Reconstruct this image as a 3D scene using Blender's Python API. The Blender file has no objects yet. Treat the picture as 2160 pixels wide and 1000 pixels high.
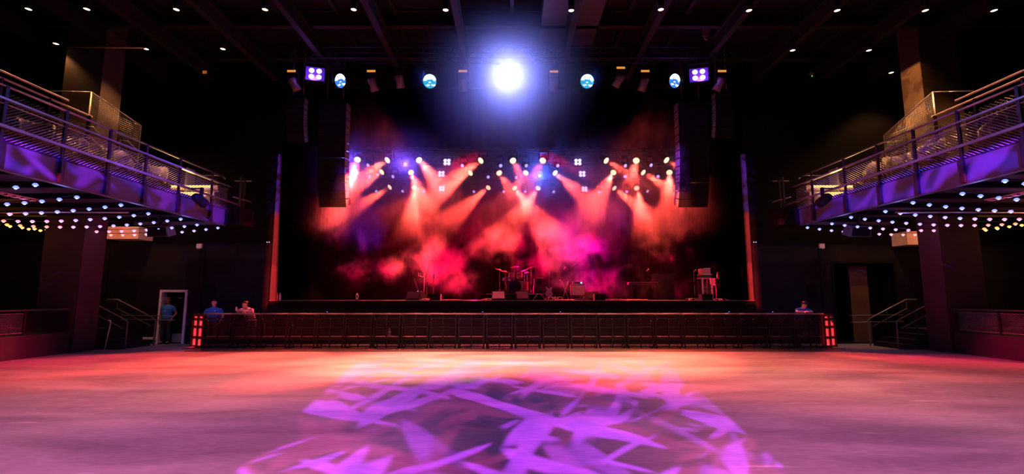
import bpy, math, random
from mathutils import Vector, Matrix
S = bpy.context.scene
C = S.collection
F = 1020.0                       # focal length in photo pixels (2160 wide)
TH = math.atan(127 / F)          # camera tilts up by this
H = 1.75                         # eye height
CS, SN = math.cos(TH), math.sin(TH)
PI = math.pi
R = math.radians

def P(px, py, Y):
    """world point that lies at depth Y on the sight line of a photo pixel"""
    u = (px - 1080) / F
    v = (500 - py) / F
    dy = CS - v * SN
    dz = SN + v * CS
    return Vector((u / dy * Y, Y, H + dz / dy * Y))

# ------------------------------------------------------------------ camera
cam = bpy.data.cameras.new('camera')
camo = bpy.data.objects.new('camera', cam)
C.objects.link(camo)
camo.location = (0, 0, H)
camo.rotation_euler = (PI / 2 + TH, 0, 0)
cam.sensor_width = 36
cam.lens = 36 * F / 2160
cam.clip_start = .05
S.camera = camo
vs = S.view_settings
vs.view_transform = 'Standard'
vs.look = 'None'
vs.gamma = 1
vs.use_curve_mapping = False
vs.exposure = 0.0
wd = bpy.data.worlds.new('world')
S.world = wd
wd.use_nodes = True
wd.node_tree.nodes['Background'].inputs[0].default_value = (.002, .0015, .003, 1)
S.cycles.use_denoising = True
S.cycles.volume_bounces = 0
S.cycles.max_bounces = 5
S.cycles.diffuse_bounces = 1
S.cycles.glossy_bounces = 2
S.cycles.sample_clamp_indirect = 4
S.cycles.volume_step_rate = 1.0

# ------------------------------------------------------------------ materials
MATS = {}
def mat(name, col, rough=.6, metal=0., var=.12, scale=6., bump=0., spec=.5):
    if name in MATS:
        return MATS[name]
    m = bpy.data.materials.new(name)
    m.use_nodes = True
    nt = m.node_tree
    b = nt.nodes['Principled BSDF']
    b.inputs['Roughness'].default_value = rough
    b.inputs['Metallic'].default_value = metal
    b.inputs['Specular IOR Level'].default_value = spec
    tc = nt.nodes.new('ShaderNodeTexCoord')
    nz = nt.nodes.new('ShaderNodeTexNoise')
    nz.inputs['Scale'].default_value = scale
    nz.inputs['Detail'].default_value = 3
    nt.links.new(tc.outputs['Object'], nz.inputs['Vector'])
    rp = nt.nodes.new('ShaderNodeValToRGB')
    rp.color_ramp.elements[0].position = .3
    rp.color_ramp.elements[1].position = .7
    rp.color_ramp.elements[0].color = (*[c * (1 - var) for c in col], 1)
    rp.color_ramp.elements[1].color = (*[min(1, c * (1 + var)) for c in col], 1)
    nt.links.new(nz.outputs['Fac'], rp.inputs['Fac'])
    nt.links.new(rp.outputs['Color'], b.inputs['Base Color'])
    if bump:
        bp = nt.nodes.new('ShaderNodeBump')
        bp.inputs['Strength'].default_value = bump
        bp.inputs['Distance'].default_value = .02
        nt.links.new(nz.outputs['Fac'], bp.inputs['Height'])
        nt.links.new(bp.outputs['Normal'], b.inputs['Normal'])
    MATS[name] = m
    return m

def glow(name, col, power, sample=False):
    if name in MATS:
        return MATS[name]
    m = bpy.data.materials.new(name)
    m.use_nodes = True
    nt = m.node_tree
    nt.nodes.clear()
    o = nt.nodes.new('ShaderNodeOutputMaterial')
    e = nt.nodes.new('ShaderNodeEmission')
    e.inputs[0].default_value = (*col, 1)
    e.inputs[1].default_value = power
    nt.links.new(e.outputs[0], o.inputs['Surface'])
    if not sample:
        m.cycles.emission_sampling = 'NONE'
    MATS[name] = m
    return m

BLACK = mat('black_paint', (.006, .006, .007), .5, spec=.1)
MATTE = mat('matte_black', (.005, .005, .006), .9, spec=.1)
CLOTH = mat('black_drape', (.0005, .0005, .0006), .95, spec=.0)
STEEL = mat('dark_steel', (.012, .012, .014), .45, .5)
CHROME = mat('chrome', (.75, .75, .78), .15, 1.)
GALV = mat('pale_metal', (.5, .5, .52), .35, .6)
WALLM = mat('wall_paint', (.011, .010, .014), .8, scale=2, bump=.1, spec=.1)
WALLU = mat('wall_shade_tone', (.0028, .0024, .0024), .85, scale=1.5, spec=.05)  # darker copy of the wall colour, standing in for the unlit upper wall
CREAM = mat('cream_paint', (.65, .55, .45), .6)
WHITE = mat('white_paint', (.75, .75, .75), .5)
ALU = mat('painted_rail', (.26, .24, .24), .3, .6)

# ------------------------------------------------------------------ mesh builder
class MB:
    def __init__(s):
        s.v, s.f, s.m, s.mats, s.cur, s.sm = [], [], [], [], 0, []
        s.smooth = False
    def use(s, m):
        if m not in s.mats:
            s.mats.append(m)
        s.cur = s.mats.index(m)
        return s
    def face(s, idx):
        s.f.append(tuple(idx)); s.m.append(s.cur); s.sm.append(s.smooth)
    def box(s, a, b, M=None):
        x0, y0, z0 = a; x1, y1, z1 = b
        n = len(s.v)
        q = [Vector((x, y, z)) for z in (z0, z1) for y in (y0, y1) for x in (x0, x1)]
        s.v += [M @ p if M else p for p in q]
        for f in ((0, 2, 3, 1), (4, 5, 7, 6), (0, 1, 5, 4), (2, 6, 7, 3), (0, 4, 6, 2), (1, 3, 7, 5)):
            s.face(n + i for i in f)
        return s
    def cbox(s, c, d, M=None):
        return s.box([c[i] - d[i] / 2 for i in range(3)], [c[i] + d[i] / 2 for i in range(3)], M)
    def loft(s, rings, cap=True, closed=True):
        n0 = len(s.v); k = len(rings[0])
        for r in rings:
            s.v += [Vector(p) for p in r]
        for i in range(len(rings) - 1):
            for j in range(k if closed else k - 1):
                a = n0 + i * k + j; b = n0 + i * k + (j + 1) % k
                s.face((a, b, b + k, a + k))
        if cap and closed:
            s.face(n0 + j for j in reversed(range(k)))
            s.face(n0 + (len(rings) - 1) * k + j for j in range(k))
        return s
    def frame(s, d):
        d = Vector(d).normalized()
        u = Vector((0, 0, 1)) if abs(d.z) < .9 else Vector((1, 0, 0))
        x = d.cross(u).normalized()
        return x, d.cross(x).normalized() * 1
    def tube(s, a, b, r, r2=None, n=8):
        a, b = Vector(a), Vector(b)
        d = b - a
        if d.length < 1e-6:
            return s
        x, y = s.frame(d)
        r2 = r if r2 is None else r2
        old = s.smooth; s.smooth = True
        def ring(c, q):
            return [c + (x * math.cos(2 * PI * i / n) + y * math.sin(2 * PI * i / n)) * q for i in range(n)]
        rr = [ring(a, r), ring(b, r2)]
        if x.cross(y).dot(d) < 0:
            rr = [list(reversed(q)) for q in rr]
        s.loft(rr)
        s.smooth = old
        return s
    def path(s, pts, r, n=8):
        """a bent round bar through points"""
        pts = [Vector(p) for p in pts]
        old = s.smooth; s.smooth = True
        rings = []
        px = None
        for i, p in enumerate(pts):
            d = (pts[min(i + 1, len(pts) - 1)] - pts[max(i - 1, 0)]).normalized()
            if px is None:
                x, y = s.frame(d)
            else:
                x = (px - d * px.dot(d)).normalized(); y = d.cross(x)
            px = x
            y = d.cross(x)
            rr = r[i] if isinstance(r, (list, tuple)) else r
            rings.append([p + (x * math.cos(2 * PI * j / n) + y * math.sin(2 * PI * j / n)) * rr for j in range(n)])
        s.loft(rings)
        s.smooth = old
        return s
    def lathe(s, prof, M=None, n=16, cap=True):
        """profile of (radius, height) about z"""
        old = s.smooth; s.smooth = True
        rings = []
        for r, z in prof:
            q = [Vector((math.cos(2 * PI * j / n) * r, math.sin(2 * PI * j / n) * r, z)) for j in range(n)]
            rings.append([M @ p if M else p for p in q])
        s.loft(rings, cap)
        s.smooth = old
        return s
    def prism(s, pts, y0, y1, M=None):
        """outline of (x, z), counter-clockwise as seen from -y, between y0 and y1"""
        a = [Vector((x, y0, z)) for x, z in pts]; b = [Vector((x, y1, z)) for x, z in pts]
        if M:
            a = [M @ p for p in a]; b = [M @ p for p in b]
        n0 = len(s.v); k = len(pts)
        s.v += a + b
        s.face(n0 + j for j in range(k))
        s.face(n0 + k + j for j in reversed(range(k)))
        for j in range(k):
            q = (j + 1) % k
            s.face((n0 + q, n0 + j, n0 + k + j, n0 + k + q))
        return s
    def ball(s, c, r, n=12, m=8, M=None):
        r = r if isinstance(r, (tuple, list)) else (r, r, r)
        old = s.smooth; s.smooth = True
        rings = []
        for i in range(m + 1):
            t = -PI / 2 + PI * i / m
            t = max(-PI / 2 + .02, min(PI / 2 - .02, t))
            q = [Vector((math.cos(t) * math.cos(2 * PI * j / n) * r[0], math.cos(t) * math.sin(2 * PI * j / n) * r[1], math.sin(t) * r[2])) for j in range(n)]
            rings.append([(M @ p if M else p) + Vector(c) for p in q])
        s.loft(rings)
        s.smooth = old
        return s
    def link(s, name, m=None, parent=None, **kw):
        me = bpy.data.meshes.new(name)
        me.from_pydata([tuple(p) for p in s.v], [], s.f)
        for mm in (s.mats or [m]):
            me.materials.append(mm)
        me.polygons.foreach_set('material_index', s.m)
        me.polygons.foreach_set('use_smooth', s.sm)
        me.update()
        o = bpy.data.objects.new(name, me)
        C.objects.link(o)
        if parent is not None:
            o.parent = parent
        return props(o, **kw)

def props(o, label=None, cat=None, group=None, kind=None):
    if label: o['label'] = label
    if cat: o['category'] = cat
    if group: o['group'] = group
    if kind: o['kind'] = kind
    return o

def thing(name, label, cat, loc=(0, 0, 0), rot=(0, 0, 0), group=None):
    o = bpy.data.objects.new(name, None)
    C.objects.link(o)
    o.empty_display_size = .1
    o.location = loc
    o.rotation_euler = rot
    return props(o, label, cat, group)

def dup(root, loc=None, rot=None, label=None, group=None):
    def cp(o, par):
        c = o.copy(); C.objects.link(c); c.parent = par
        for k in list(o.children):
            cp(k, c)
        return c
    r = cp(root, None)
    if loc is not None: r.location = loc
    if rot is not None: r.rotation_euler = rot
    if label: r['label'] = label
    if group: r['group'] = group
    return r

def aim(d):
    """matrix whose -Z looks along d"""
    return Vector(d).to_track_quat('-Z', 'Y').to_matrix().to_4x4()

ORD = ['first', 'second', 'third', 'fourth', 'fifth', 'sixth', 'seventh', 'eighth', 'ninth', 'tenth', 'eleventh', 'twelfth',
       'thirteenth', 'fourteenth', 'fifteenth', 'sixteenth']
def nth(i, n, a, b):
    """which of n in a row: counted from end a in the near half, from end b in the far half"""
    if n % 2 and i == n // 2:
        return 'the middle one'
    if i < n / 2:
        return (ORD[i] if i else 'first') + ' from ' + a
    j = n - 1 - i
    return (ORD[j] if j else 'first') + ' from ' + b

def spot(loc, d, watt, col, deg, blend=.5, size=.08, nodes=None, name='spot_beam'):
    l = bpy.data.lights.new(name, 'SPOT')
    l.energy = watt; l.color = col; l.spot_size = R(deg); l.spot_blend = blend; l.shadow_soft_size = size
    o = bpy.data.objects.new(name, l)
    C.objects.link(o)
    o.location = loc
    o.rotation_euler = aim(d).to_euler()
    if nodes: nodes(l)
    return o

def bulb_light(loc, watt, col, size=.05):
    l = bpy.data.lights.new('lamp_glow', 'POINT')
    l.energy = watt; l.color = col; l.shadow_soft_size = size
    o = bpy.data.objects.new('lamp_glow', l)
    C.objects.link(o)
    o.location = loc
    return o

def struct(name, mb, m, label=None):
    return mb.link(name, m, kind='structure', label=label)
def sbox(name, a, b, m, label=None):
    return struct(name, MB().box(a, b), m, label)
# ------------------------------------------------------------------ room shell
def concrete():
    m = bpy.data.materials.new('polished_concrete')
    m.use_nodes = True
    nt = m.node_tree; L = nt.links.new
    b = nt.nodes['Principled BSDF']
    tc = nt.nodes.new('ShaderNodeTexCoord')
    mp = nt.nodes.new('ShaderNodeMapping'); mp.inputs['Scale'].default_value = (.35, 1.3, 1)
    L(tc.outputs['Object'], mp.inputs['Vector'])
    n1 = nt.nodes.new('ShaderNodeTexNoise'); n1.inputs['Scale'].default_value = .9; n1.inputs['Detail'].default_value = 6; n1.inputs['Distortion'].default_value = .6
    L(mp.outputs[0], n1.inputs['Vector'])
    n2 = nt.nodes.new('ShaderNodeTexNoise'); n2.inputs['Scale'].default_value = 14; n2.inputs['Detail'].default_value = 4
    L(mp.outputs[0], n2.inputs['Vector'])
    mx = nt.nodes.new('ShaderNodeMix'); mx.data_type = 'FLOAT'; mx.inputs[0].default_value = .3
    L(n1.outputs['Fac'], mx.inputs[2]); L(n2.outputs['Fac'], mx.inputs[3])
    rp = nt.nodes.new('ShaderNodeValToRGB')
    rp.color_ramp.elements[0].position = .34; rp.color_ramp.elements[0].color = (.17, .155, .15, 1)
    rp.color_ramp.elements[1].position = .66; rp.color_ramp.elements[1].color = (.40, .37, .35, 1)
    L(mx.outputs[0], rp.inputs['Fac'])
    # worn pale scratches
    mp2 = nt.nodes.new('ShaderNodeMapping'); mp2.inputs['Scale'].default_value = (.5, 5, 1); mp2.inputs['Rotation'].default_value = (0, 0, .25)
    L(tc.outputs['Object'], mp2.inputs['Vector'])
    n3 = nt.nodes.new('ShaderNodeTexNoise'); n3.inputs['Scale'].default_value = 1.6; n3.inputs['Detail'].default_value = 7
    L(mp2.outputs[0], n3.inputs['Vector'])
    mr = nt.nodes.new('ShaderNodeMapRange'); mr.inputs[1].default_value = .66; mr.inputs[2].default_value = .76
    L(n3.outputs['Fac'], mr.inputs[0])
    mc = nt.nodes.new('ShaderNodeMix'); mc.data_type = 'RGBA'; mc.inputs[7].default_value = (.62, .58, .55, 1)
    L(mr.outputs[0], mc.inputs[0]); L(rp.outputs[0], mc.inputs[6])
    L(mc.outputs[2], b.inputs['Base Color'])
    rr = nt.nodes.new('ShaderNodeMapRange'); rr.inputs[3].default_value = .42; rr.inputs[4].default_value = .62
    L(n1.outputs['Fac'], rr.inputs[0]); L(rr.outputs[0], b.inputs['Roughness'])
    bp = nt.nodes.new('ShaderNodeBump'); bp.inputs['Strength'].default_value = .12; bp.inputs['Distance'].default_value = .01
    L(n2.outputs['Fac'], bp.inputs['Height']); L(bp.outputs[0], b.inputs['Normal'])
    return m

YW = 18.7          # front wall of the hall, around the stage opening
ZS = 1.63          # stage deck
sbox('floor', (-21, -7.5, -.2), (21, YW, 0), concrete(), 'worn polished concrete dance floor')
sbox('ceiling', (-21, -7.5, 11.6), (21, 28.2, 11.8), mat('roof_deck', (.012, .010, .010), .9, scale=.8, spec=.1), 'dark corrugated roof deck')
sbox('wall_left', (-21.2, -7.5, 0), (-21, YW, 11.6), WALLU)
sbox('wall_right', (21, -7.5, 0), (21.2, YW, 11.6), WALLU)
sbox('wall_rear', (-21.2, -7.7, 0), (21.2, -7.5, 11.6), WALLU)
sbox('wall_backstage', (-12, 28, 0), (12, 28.2, 11.6), MATTE)
sbox('wall_stage_left', (-12.2, 18.9, 0), (-12, 28, 11.6), MATTE)
sbox('wall_stage_right', (12, 18.9, 0), (12.2, 28, 11.6), MATTE)
# front wall, left piece with the door hole, right piece with the recessed doorway
DX0, DX1, DZ = -13.50, -12.44, 2.03
w = MB()
w.box((-21, YW, 0), (DX0, YW + .2, 3.86)).box((DX1, YW, 0), (-9.22, YW + .2, 3.86)).box((DX0, YW, DZ), (DX1, YW + .2, 3.86))
struct('wall_front_left', w, WALLM, 'dark plastered wall beside the stage with the white framed door')
GX0, GX1, GZ = 12.42, 14.75, 3.05
w = MB()
w.box((9.22, YW, 0), (GX0, YW + .2, 3.86)).box((GX1, YW, 0), (21, YW + .2, 3.86)).box((GX0, YW, GZ), (GX1, YW + .2, 3.86))
struct('wall_front_right', w, WALLM, 'dark plastered wall beside the stage with the wide black doorway')
w = MB()
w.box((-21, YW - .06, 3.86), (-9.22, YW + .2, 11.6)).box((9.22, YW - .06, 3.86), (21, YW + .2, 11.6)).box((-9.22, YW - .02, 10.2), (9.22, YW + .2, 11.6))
struct('wall_front_upper', w, WALLU, 'upper front wall around the stage opening, coloured darker as unlit')
# faint panel joints on the front walls
for i, (x, zt) in enumerate(((-11.9, 3.84), (-15.6, 3.84), (11.9, 3.84), (15.9, 3.84))):
    sbox('trim_%d' % (i + 5), (x - .02, YW - .015, 0), (x + .02, YW - .001, zt), MATTE)
# pale portal trims that catch the light
t = MB()
a, b = P(568, 634, 18.5), P(581, 634, 18.5)
zt = 7.35  # trims cut off here, where the light on them ends
t.loft([[Vector((a.x, 18.5, ZS - .1)), Vector((b.x, 18.5, ZS - .1)), Vector((b.x, 18.62, ZS - .1)), Vector((a.x, 18.62, ZS - .1))],
        [Vector((a.x, 18.5, zt)), Vector((a.x + .06, 18.5, zt)), Vector((a.x + .06, 18.62, zt)), Vector((a.x, 18.62, zt))]])
TRIM = mat('trim_paint', (.06, .057, .057), .6, spec=.2)
struct('trim_1', t, TRIM, 'pale narrow tapered trim on the edge of the stage opening, nearer the white door frame')
a = P(1583, 634, 18.5); b = P(1591, 634, 18.5)
sbox('trim_2', (a.x, 18.5, ZS - .1), (b.x, 18.62, zt), TRIM, 'pale narrow trim on the edge of the stage opening, nearer the black doorway')

# stage platform
sbox('stage_floor', (-9.2, 18.47, ZS - .14), (9.2, 27.9, ZS), mat('stage_deck', (.10, .09, .09), .38, scale=3), 'black glossy stage deck')
sbox('stage_skirt_wall', (-9.2, 18.55, 0), (9.2, 18.65, ZS - .14), mat('stage_skirt', (.012, .011, .012), .8, spec=.1), 'dark fascia below the stage lip')
sbox('trim_3', (-9.2, 18.445, ZS - .012), (9.2, 18.47, ZS + .001), GALV, 'thin metal edge strip along the stage lip')
sbox('trim_4', (-9.2, 18.45, ZS - .16), (9.2, 18.47, ZS - .012), MATTE, 'black board below the stage lip')

# door in its white frame
fr = MB()
fw = .085
fr.box((DX0, YW - .05, 0), (DX0 + fw, YW + .25, DZ)).box((DX1 - fw, YW - .05, 0), (DX1, YW + .25, DZ)).box((DX0 + fw, YW - .05, DZ - fw), (DX1 - fw, YW + .25, DZ))
d1 = thing('door_1', 'open doorway with white painted frame in the dark wall', 'door', ((DX0 + DX1) / 2, YW, 0))
d1['kind'] = 'structure'
def under(o, root):
    o.parent = root
    o.matrix_parent_inverse = Matrix.Translation(-Vector(root.location))
    return o
under(fr.link('door_frame', WHITE), d1)
lf = MB().use(MATTE).box((DX0 + fw, YW + .24, .02), (DX1 - fw, YW + .28, DZ - fw))
lf.use(GALV).box((DX0 + .42, YW + .225, .03), (DX1 - fw - .01, YW + .24, .36))
under(lf.link('door_leaf', MATTE), d1)
under(MB().tube((DX0 + .55, YW + .21, 1.72), (DX0 + .7, YW + .21, 1.72), .015).link('door_closer', GALV), d1)
# skirting beside the door
sbox('baseboard_left', (-14.9, YW - .03, .16), (DX0, YW - .002, .25), WHITE)
# recessed black doorway on the other side
g = thing('door_2', 'tall black recessed double doorway with one brown leaf lit', 'door', ((GX0 + GX1) / 2, YW, 0))
g['kind'] = 'structure'
under(MB().box((GX0 - .08, YW - .03, 0), (GX0, YW + 1.3, GZ)).box((GX1, YW - .03, 0), (GX1 + .08, YW + 1.3, GZ)).box((GX0 - .08, YW - .03, GZ), (GX1 + .08, YW + 1.3, GZ + .08)).link('door_frame', MATTE), g)
under(MB().box((GX0, YW + 1.2, 0), (GX0 + 1.15, YW + 1.26, GZ)).link('door_leaf', MATTE), g)
under(MB().box((GX0 + 1.0, YW + .6, 0), (GX0 + 1.72, YW + .65, GZ - .05)).link('door_leaf', mat('brown_door', (.12, .075, .045), .7)), g)
under(MB().box((GX0 + 1.75, YW + .95, 0), (GX1, YW + 1.0, GZ)).link('door_leaf', MATTE), g)
sbox('floor_recess', (GX0 - .1, YW, -.2), (GX1 + .1, YW + 1.4, 0), MATTE)
sbox('wall_recess', (GX0 - .1, YW + 1.35, 0), (GX1 + .1, YW + 1.4, GZ + .1), MATTE)

# dark vents in the front wall and small white wall strobes
for sx, side in ((-1, 'door-frame side'), (1, 'black-doorway side')):
    px = 443 if sx < 0 else 1714
    p = P(px, 613, YW - .01)
    v = thing('wall_vent', 'square black vent in the front wall on the ' + side, 'vent', (p.x, YW - .012, p.z))
    MB().box((-.21, -.02, -.23), (.21, 0, .23)).box((-.18, -.025, -.2), (.18, -.021, .2)).link('frame', MATTE, v)
    sl = MB()
    for k in range(7):
        sl.box((-.17, -.04, -.18 + k * .055), (.17, -.026, -.155 + k * .055))
    sl.link('louvre', BLACK, v)
    p = P(423 if sx < 0 else 1731, 520, YW - .05)
    v = thing('wall_strobe', 'small white wall alarm box high on the ' + side, 'alarm box', (p.x, YW - .07, p.z))
    MB().prism([(-.09, -.08), (.09, -.08), (.1, .02), (.09, .1), (-.09, .1), (-.1, .02)], -.09, .0).link('housing', WHITE, v)
    MB().ball((0, -.09, -.08), (.04, .03, .03)).link('lens', WHITE, v)
    # small clip light on the portal edge
    p = P(566 if sx < 0 else 1592, 511, 18.4)
    v = thing('edge_spotlight', 'tiny violet pin light on the stage opening edge, ' + side, 'light', p)
    MB().cbox((0, .02, 0), (.14, .05, .05)).link('housing', BLACK, v)
    for k in (-1, 1):
        MB().ball((k * .04, -.015, 0), .016).link('lens', glow('pin_violet', (.6, .5, 1), 3), v)

# ceiling steelwork: beams running to the stage and across, each its own
BX = [-16.6, -14.2, -12.3, -9.75, -7.2, -4.6, -1.95, 1.75, 4.4, 7.0, 9.6, 12.2, 14.3]
BEAM = mat('roof_steel', (.017, .011, .009), .65, .2, spec=.2)
for i, x in enumerate(BX):
    w = MB()
    w.box((x + .12, 4, 10.42), (x + .32, 18.6, 10.46)).box((x + .21, 4, 10.46), (x + .23, 18.6, 10.9)).box((x + .12, 4, 10.9), (x + .32, 18.6, 10.94))
    struct('ceiling_beam', w, BEAM)
for y in (11.9, 13.7, 15.6, 17.9):
    w = MB()
    w.box((-20.9, y - .1, 10.95), (20.9, y + .1, 11.0)).box((-20.9, y - .015, 11.0), (20.9, y + .015, 11.5)).box((-20.9, y - .1, 11.5), (20.9, y + .1, 11.55))
    struct('ceiling_beam', w, BEAM)
for x in range(-20, 21, 2):
    sbox('ceiling_purlin', (x - .06, 4, 11.4), (x + .06, 18.6, 11.58), BEAM)
# ducts in the middle
for x, y0 in ((1.0, 13.2), (2.1, 13.2)):
    o = MB().box((x, y0, 10.95), (x + .85, y0 + 3.6, 11.45)).link('ceiling_duct', mat('duct', (.05, .035, .035), .5, .3))
    props(o, 'square sheet-metal ceiling duct, ' + ('nearer' if x < 2 else 'farther from') + ' the white stage lamp', 'duct')
# conduit between two downlights
DZL = 10.2
# downlights
row1 = [(60, 20), (183, 20), (372, 21), (559, 21), (746, 21), (940, 22), (1205, 23), (1394, 21), (1580, 23), (1766, 23), (1952, 23), (2097, 23)]
row2 = [(118, 93), (205, 104), (308, 104), (470, 104), (1672, 107), (1833, 107), (1958, 106), (1880, 154)]
LENSW = glow('downlight_lens', (1, .62, .36), 9)
def downlight_proto():
    t = thing('ceiling_downlight', 'x', 'downlight', (0, 0, 0))
    MB().lathe([(.05, .42), (.09, .4), (.095, .0), (.085, 0), (.08, .05)], n=16).link('housing', BLACK, t)
    MB().lathe([(.082, .02), (.05, .005), (.001, 0)], n=16).link('lens', LENSW, t)
    MB().tube((0, 0, .4), (0, 0, .75), .012).link('stem', BLACK, t)
    return t
proto = downlight_proto()
WARM = (1, .42, .14)
for rowi, (row, nm) in enumerate(((row1, 'upper row of ceiling lights'), (row2, 'lower row of ceiling lights'))):
    for i, (px, py) in enumerate(row):
        d = P(px, py, 1.0)
        y = (DZL - H) / (d.z - H)
        p = P(px, py, y)
        if i == 7 and rowi == 1: lab = 'small warm downlight hung lowest in the picture, beside the lit pillar'
        elif i == 0 and rowi == 1: lab = 'small warm downlight highest of the lower row, above the balcony rail'
        else: lab = 'small warm downlight, ' + nth(i, len(row), 'the door-frame side', 'the lit-pillar side') + ', ' + nm
        o = proto if (rowi == 0 and i == 0) else dup(proto)
        o.location = p
        o['label'] = lab
        o['group'] = 'ceiling downlights'
        spot(p - Vector((0, 0, .03)), (0, 0, -1), (28 if abs(p.x) < 10.5 else 120 if (rowi and p.x < -13) else 260 if p.x < -13.2 else 900), WARM, 104, .6, .06)
o = MB().tube(P(140, 99, 15.1), P(305, 101, 15.1), .03).link('ceiling_conduit', mat('conduit', (.5, .4, .3), .4, .5))
props(o, 'thin pale conduit joining ceiling lights above the door-side balcony', 'conduit')
# ------------------------------------------------------------------ drapes
def drape(name, label, x0, x1, y, z0, z1, pleat=.28, amp=.06, axis='x'):
    m = MB(); m.smooth = True
    n = max(8, int((x1 - x0) / pleat * 8))
    rows = []
    for z, k in ((z0, 1.15), (z0 + (z1 - z0) * .5, 1.), (z1, .7)):
        row = []
        for i in range(n + 1):
            x = x0 + (x1 - x0) * i / n
            ph = (x - x0) / pleat * 2 * PI
            row.append(Vector((x, y + amp * k * math.sin(ph) + .015 * math.sin(ph * .37), z)))
        rows.append(row)
    top = rows
    back = [[p + Vector((0, .03, 0)) for p in reversed(r)] for r in rows]
    m.loft([a + b for a, b in zip(rows, back)])
    c = thing(name, label, 'curtain')
    m.link('cloth', CLOTH, c)
    MB().tube((x0, y + .015, z1 + .03), (x1, y + .015, z1 + .03), .03).link('hanging_pipe', STEEL, c)
    return c
drape('stage_curtain_leg', 'black pleated side drape just inside the stage opening, door-frame side', -9.0, -8.35, 19.0, ZS + .01, 9.9)
drape('stage_curtain_leg', 'black pleated side drape just inside the stage opening, black-doorway side', 8.15, 9.0, 19.0, ZS + .01, 9.9)
drape('stage_curtain_leg', 'black pleated side drape deeper on stage, door-frame side', -11.0, -8.55, 22.2, ZS + .01, 9.9)
drape('stage_curtain_leg', 'black pleated side drape deeper on stage, black-doorway side', 8.4, 11.0, 22.2, ZS + .01, 9.9)
drape('stage_border_curtain', 'wide black border drape hanging over the top of the stage', -8.9, 8.9, 18.92, 7.75, 10.25, .4, .05)
drape('stage_backdrop_curtain', 'black pleated drape across the back of the stage', -11.2, 11.2, 27.0, ZS + .01, 10.6, .4, .07)

# ------------------------------------------------------------------ trusses
def truss(label, x0, x1, y, z, w=.4):
    t = thing('hanging_lighting_truss', label, 'truss', (0, y, z))
    h = w / 2
    for sy in (-h, h):
        for sz in (0, w):
            MB().tube((x0, sy, sz), (x1, sy, sz), .026).link('chord', GALV if 0 else STEEL, t)
    b = MB()
    n = int((x1 - x0) / w)
    for i in range(n):
        xa = x0 + (x1 - x0) * i / n; xb = x0 + (x1 - x0) * (i + 1) / n
        for sy in (-h, h):
            b.tube((xa, sy, 0 if i % 2 else w), (xb, sy, w if i % 2 else 0), .011, n=5)
        b.tube((xa, -h, 0), (xb, h, 0), .011, n=5)
        b.tube((xa, -h, w), (xa, h, w), .011, n=5)
    b.link('lacing', STEEL, t)
    return t
FT_Y = 16.5
FT_Z = P(1072, 160, FT_Y).z + .55
truss('long black front lighting truss across the hall in front of the stage', -8.4, 8.4, FT_Y, FT_Z + .03)
TY = (19.4, 21.3, 24.2)
TZ = (P(1080, 338, TY[0]).z + .42, P(1080, 364, TY[1]).z + .42, P(1080, 396, TY[2]).z + .42)
for y, z, nm in zip(TY, TZ, ('front', 'middle', 'back')):
    truss('black stage lighting truss with orange wash lights, %s of the three over the stage' % nm, -8.2, 8.2, y, z)

# ------------------------------------------------------------------ chain hoists
def hoist(label, p):
    t = thing('hanging_chain_hoist', label, 'chain hoist', p)
    MB().prism([(-.09, -.16), (.09, -.16), (.11, .1), (.06, .17), (-.06, .17), (-.11, .1)], -.09, .09).link('body', mat('hoist_steel', (.35, .22, .12), .35, .6), t)
    MB().path([(-.05, 0, -.16), (-.06, 0, -.25), (0, 0, -.3), (.06, 0, -.25), (.05, 0, -.2)], .02).link('hook', GALV, t)
    c = MB()
    for k in range(22):
        z = .18 + k * .055
        c.cbox((0, 0, z), (.012 if k % 2 else .05, .05 if k % 2 else .012, .065))
    c.link('chain', GALV, t)
    return t
hoist('motor chain hoist over the front truss, door-frame side', P(652, 75, FT_Y))
hoist('motor chain hoist over the front truss, black-doorway side', P(1489, 68, FT_Y))

# ------------------------------------------------------------------ stage wash lights
def lens_cells(r, n_ring, cell, mats, rule, z=-.012):
    m = MB()
    pts = [(0, 0)]
    for k in range(1, n_ring + 1):
        c = 6 * k
        for j in range(c):
            a = 2 * PI * j / c
            pts.append((r * k / (n_ring + .45) * math.cos(a), r * k / (n_ring + .45) * math.sin(a)))
    for x, y in pts:
        m.use(mats[rule(x, y)])
        M = Matrix.Translation((x, y, z))
        m.lathe([(cell, .012), (cell * .9, 0), (.001, -.006)], M, n=8)
    return m
WASH_LENS = glow('wash_lens', (1, .52, .24), 1.5)
WASH_CELL = glow('wash_cell', (1, .74, .48), 2.2)
def wash_proto():
    t = thing('wash_spotlight', 'x', 'stage light')
    MB().box((-.16, -.13, .3), (.16, .13, .42)).link('base', BLACK, t)
    y = MB()
    for s in (-1, 1):
        y.box((s * .19 - .02, -.06, -.05), (s * .19 + .02, .06, .32))
    y.box((-.21, -.06, .27), (.21, .06, .31)).link('yoke', BLACK, t)
    h = MB().lathe([(.1, .2), (.15, .14), (.165, .02), (.17, -.1), (.15, -.11)], n=24).link('head', BLACK, t)
    le = MB().use(WASH_LENS).lathe([(.135, -.112), (.001, -.118)], n=24).link('lens', WASH_LENS, h)
    lens_cells(.135, 3, .017, [WASH_CELL], lambda x, y: 0, -.128).link('led_cell', WASH_CELL, h)
    return t
def place_wash(proto, first, p, d, label, group):
    o = proto if first else dup(proto)
    o.location = p
    o['label'] = label; o['group'] = group
    for k in o.children:
        if k.name.startswith('head'):
            k.rotation_euler = aim(d).to_euler()
        if k.name.startswith('yoke') or k.name.startswith('base'):
            k.rotation_euler = (0, 0, math.atan2(d.x, -d.y) * .5)
    return o
ORANGE = (1, .066, .042)
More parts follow.
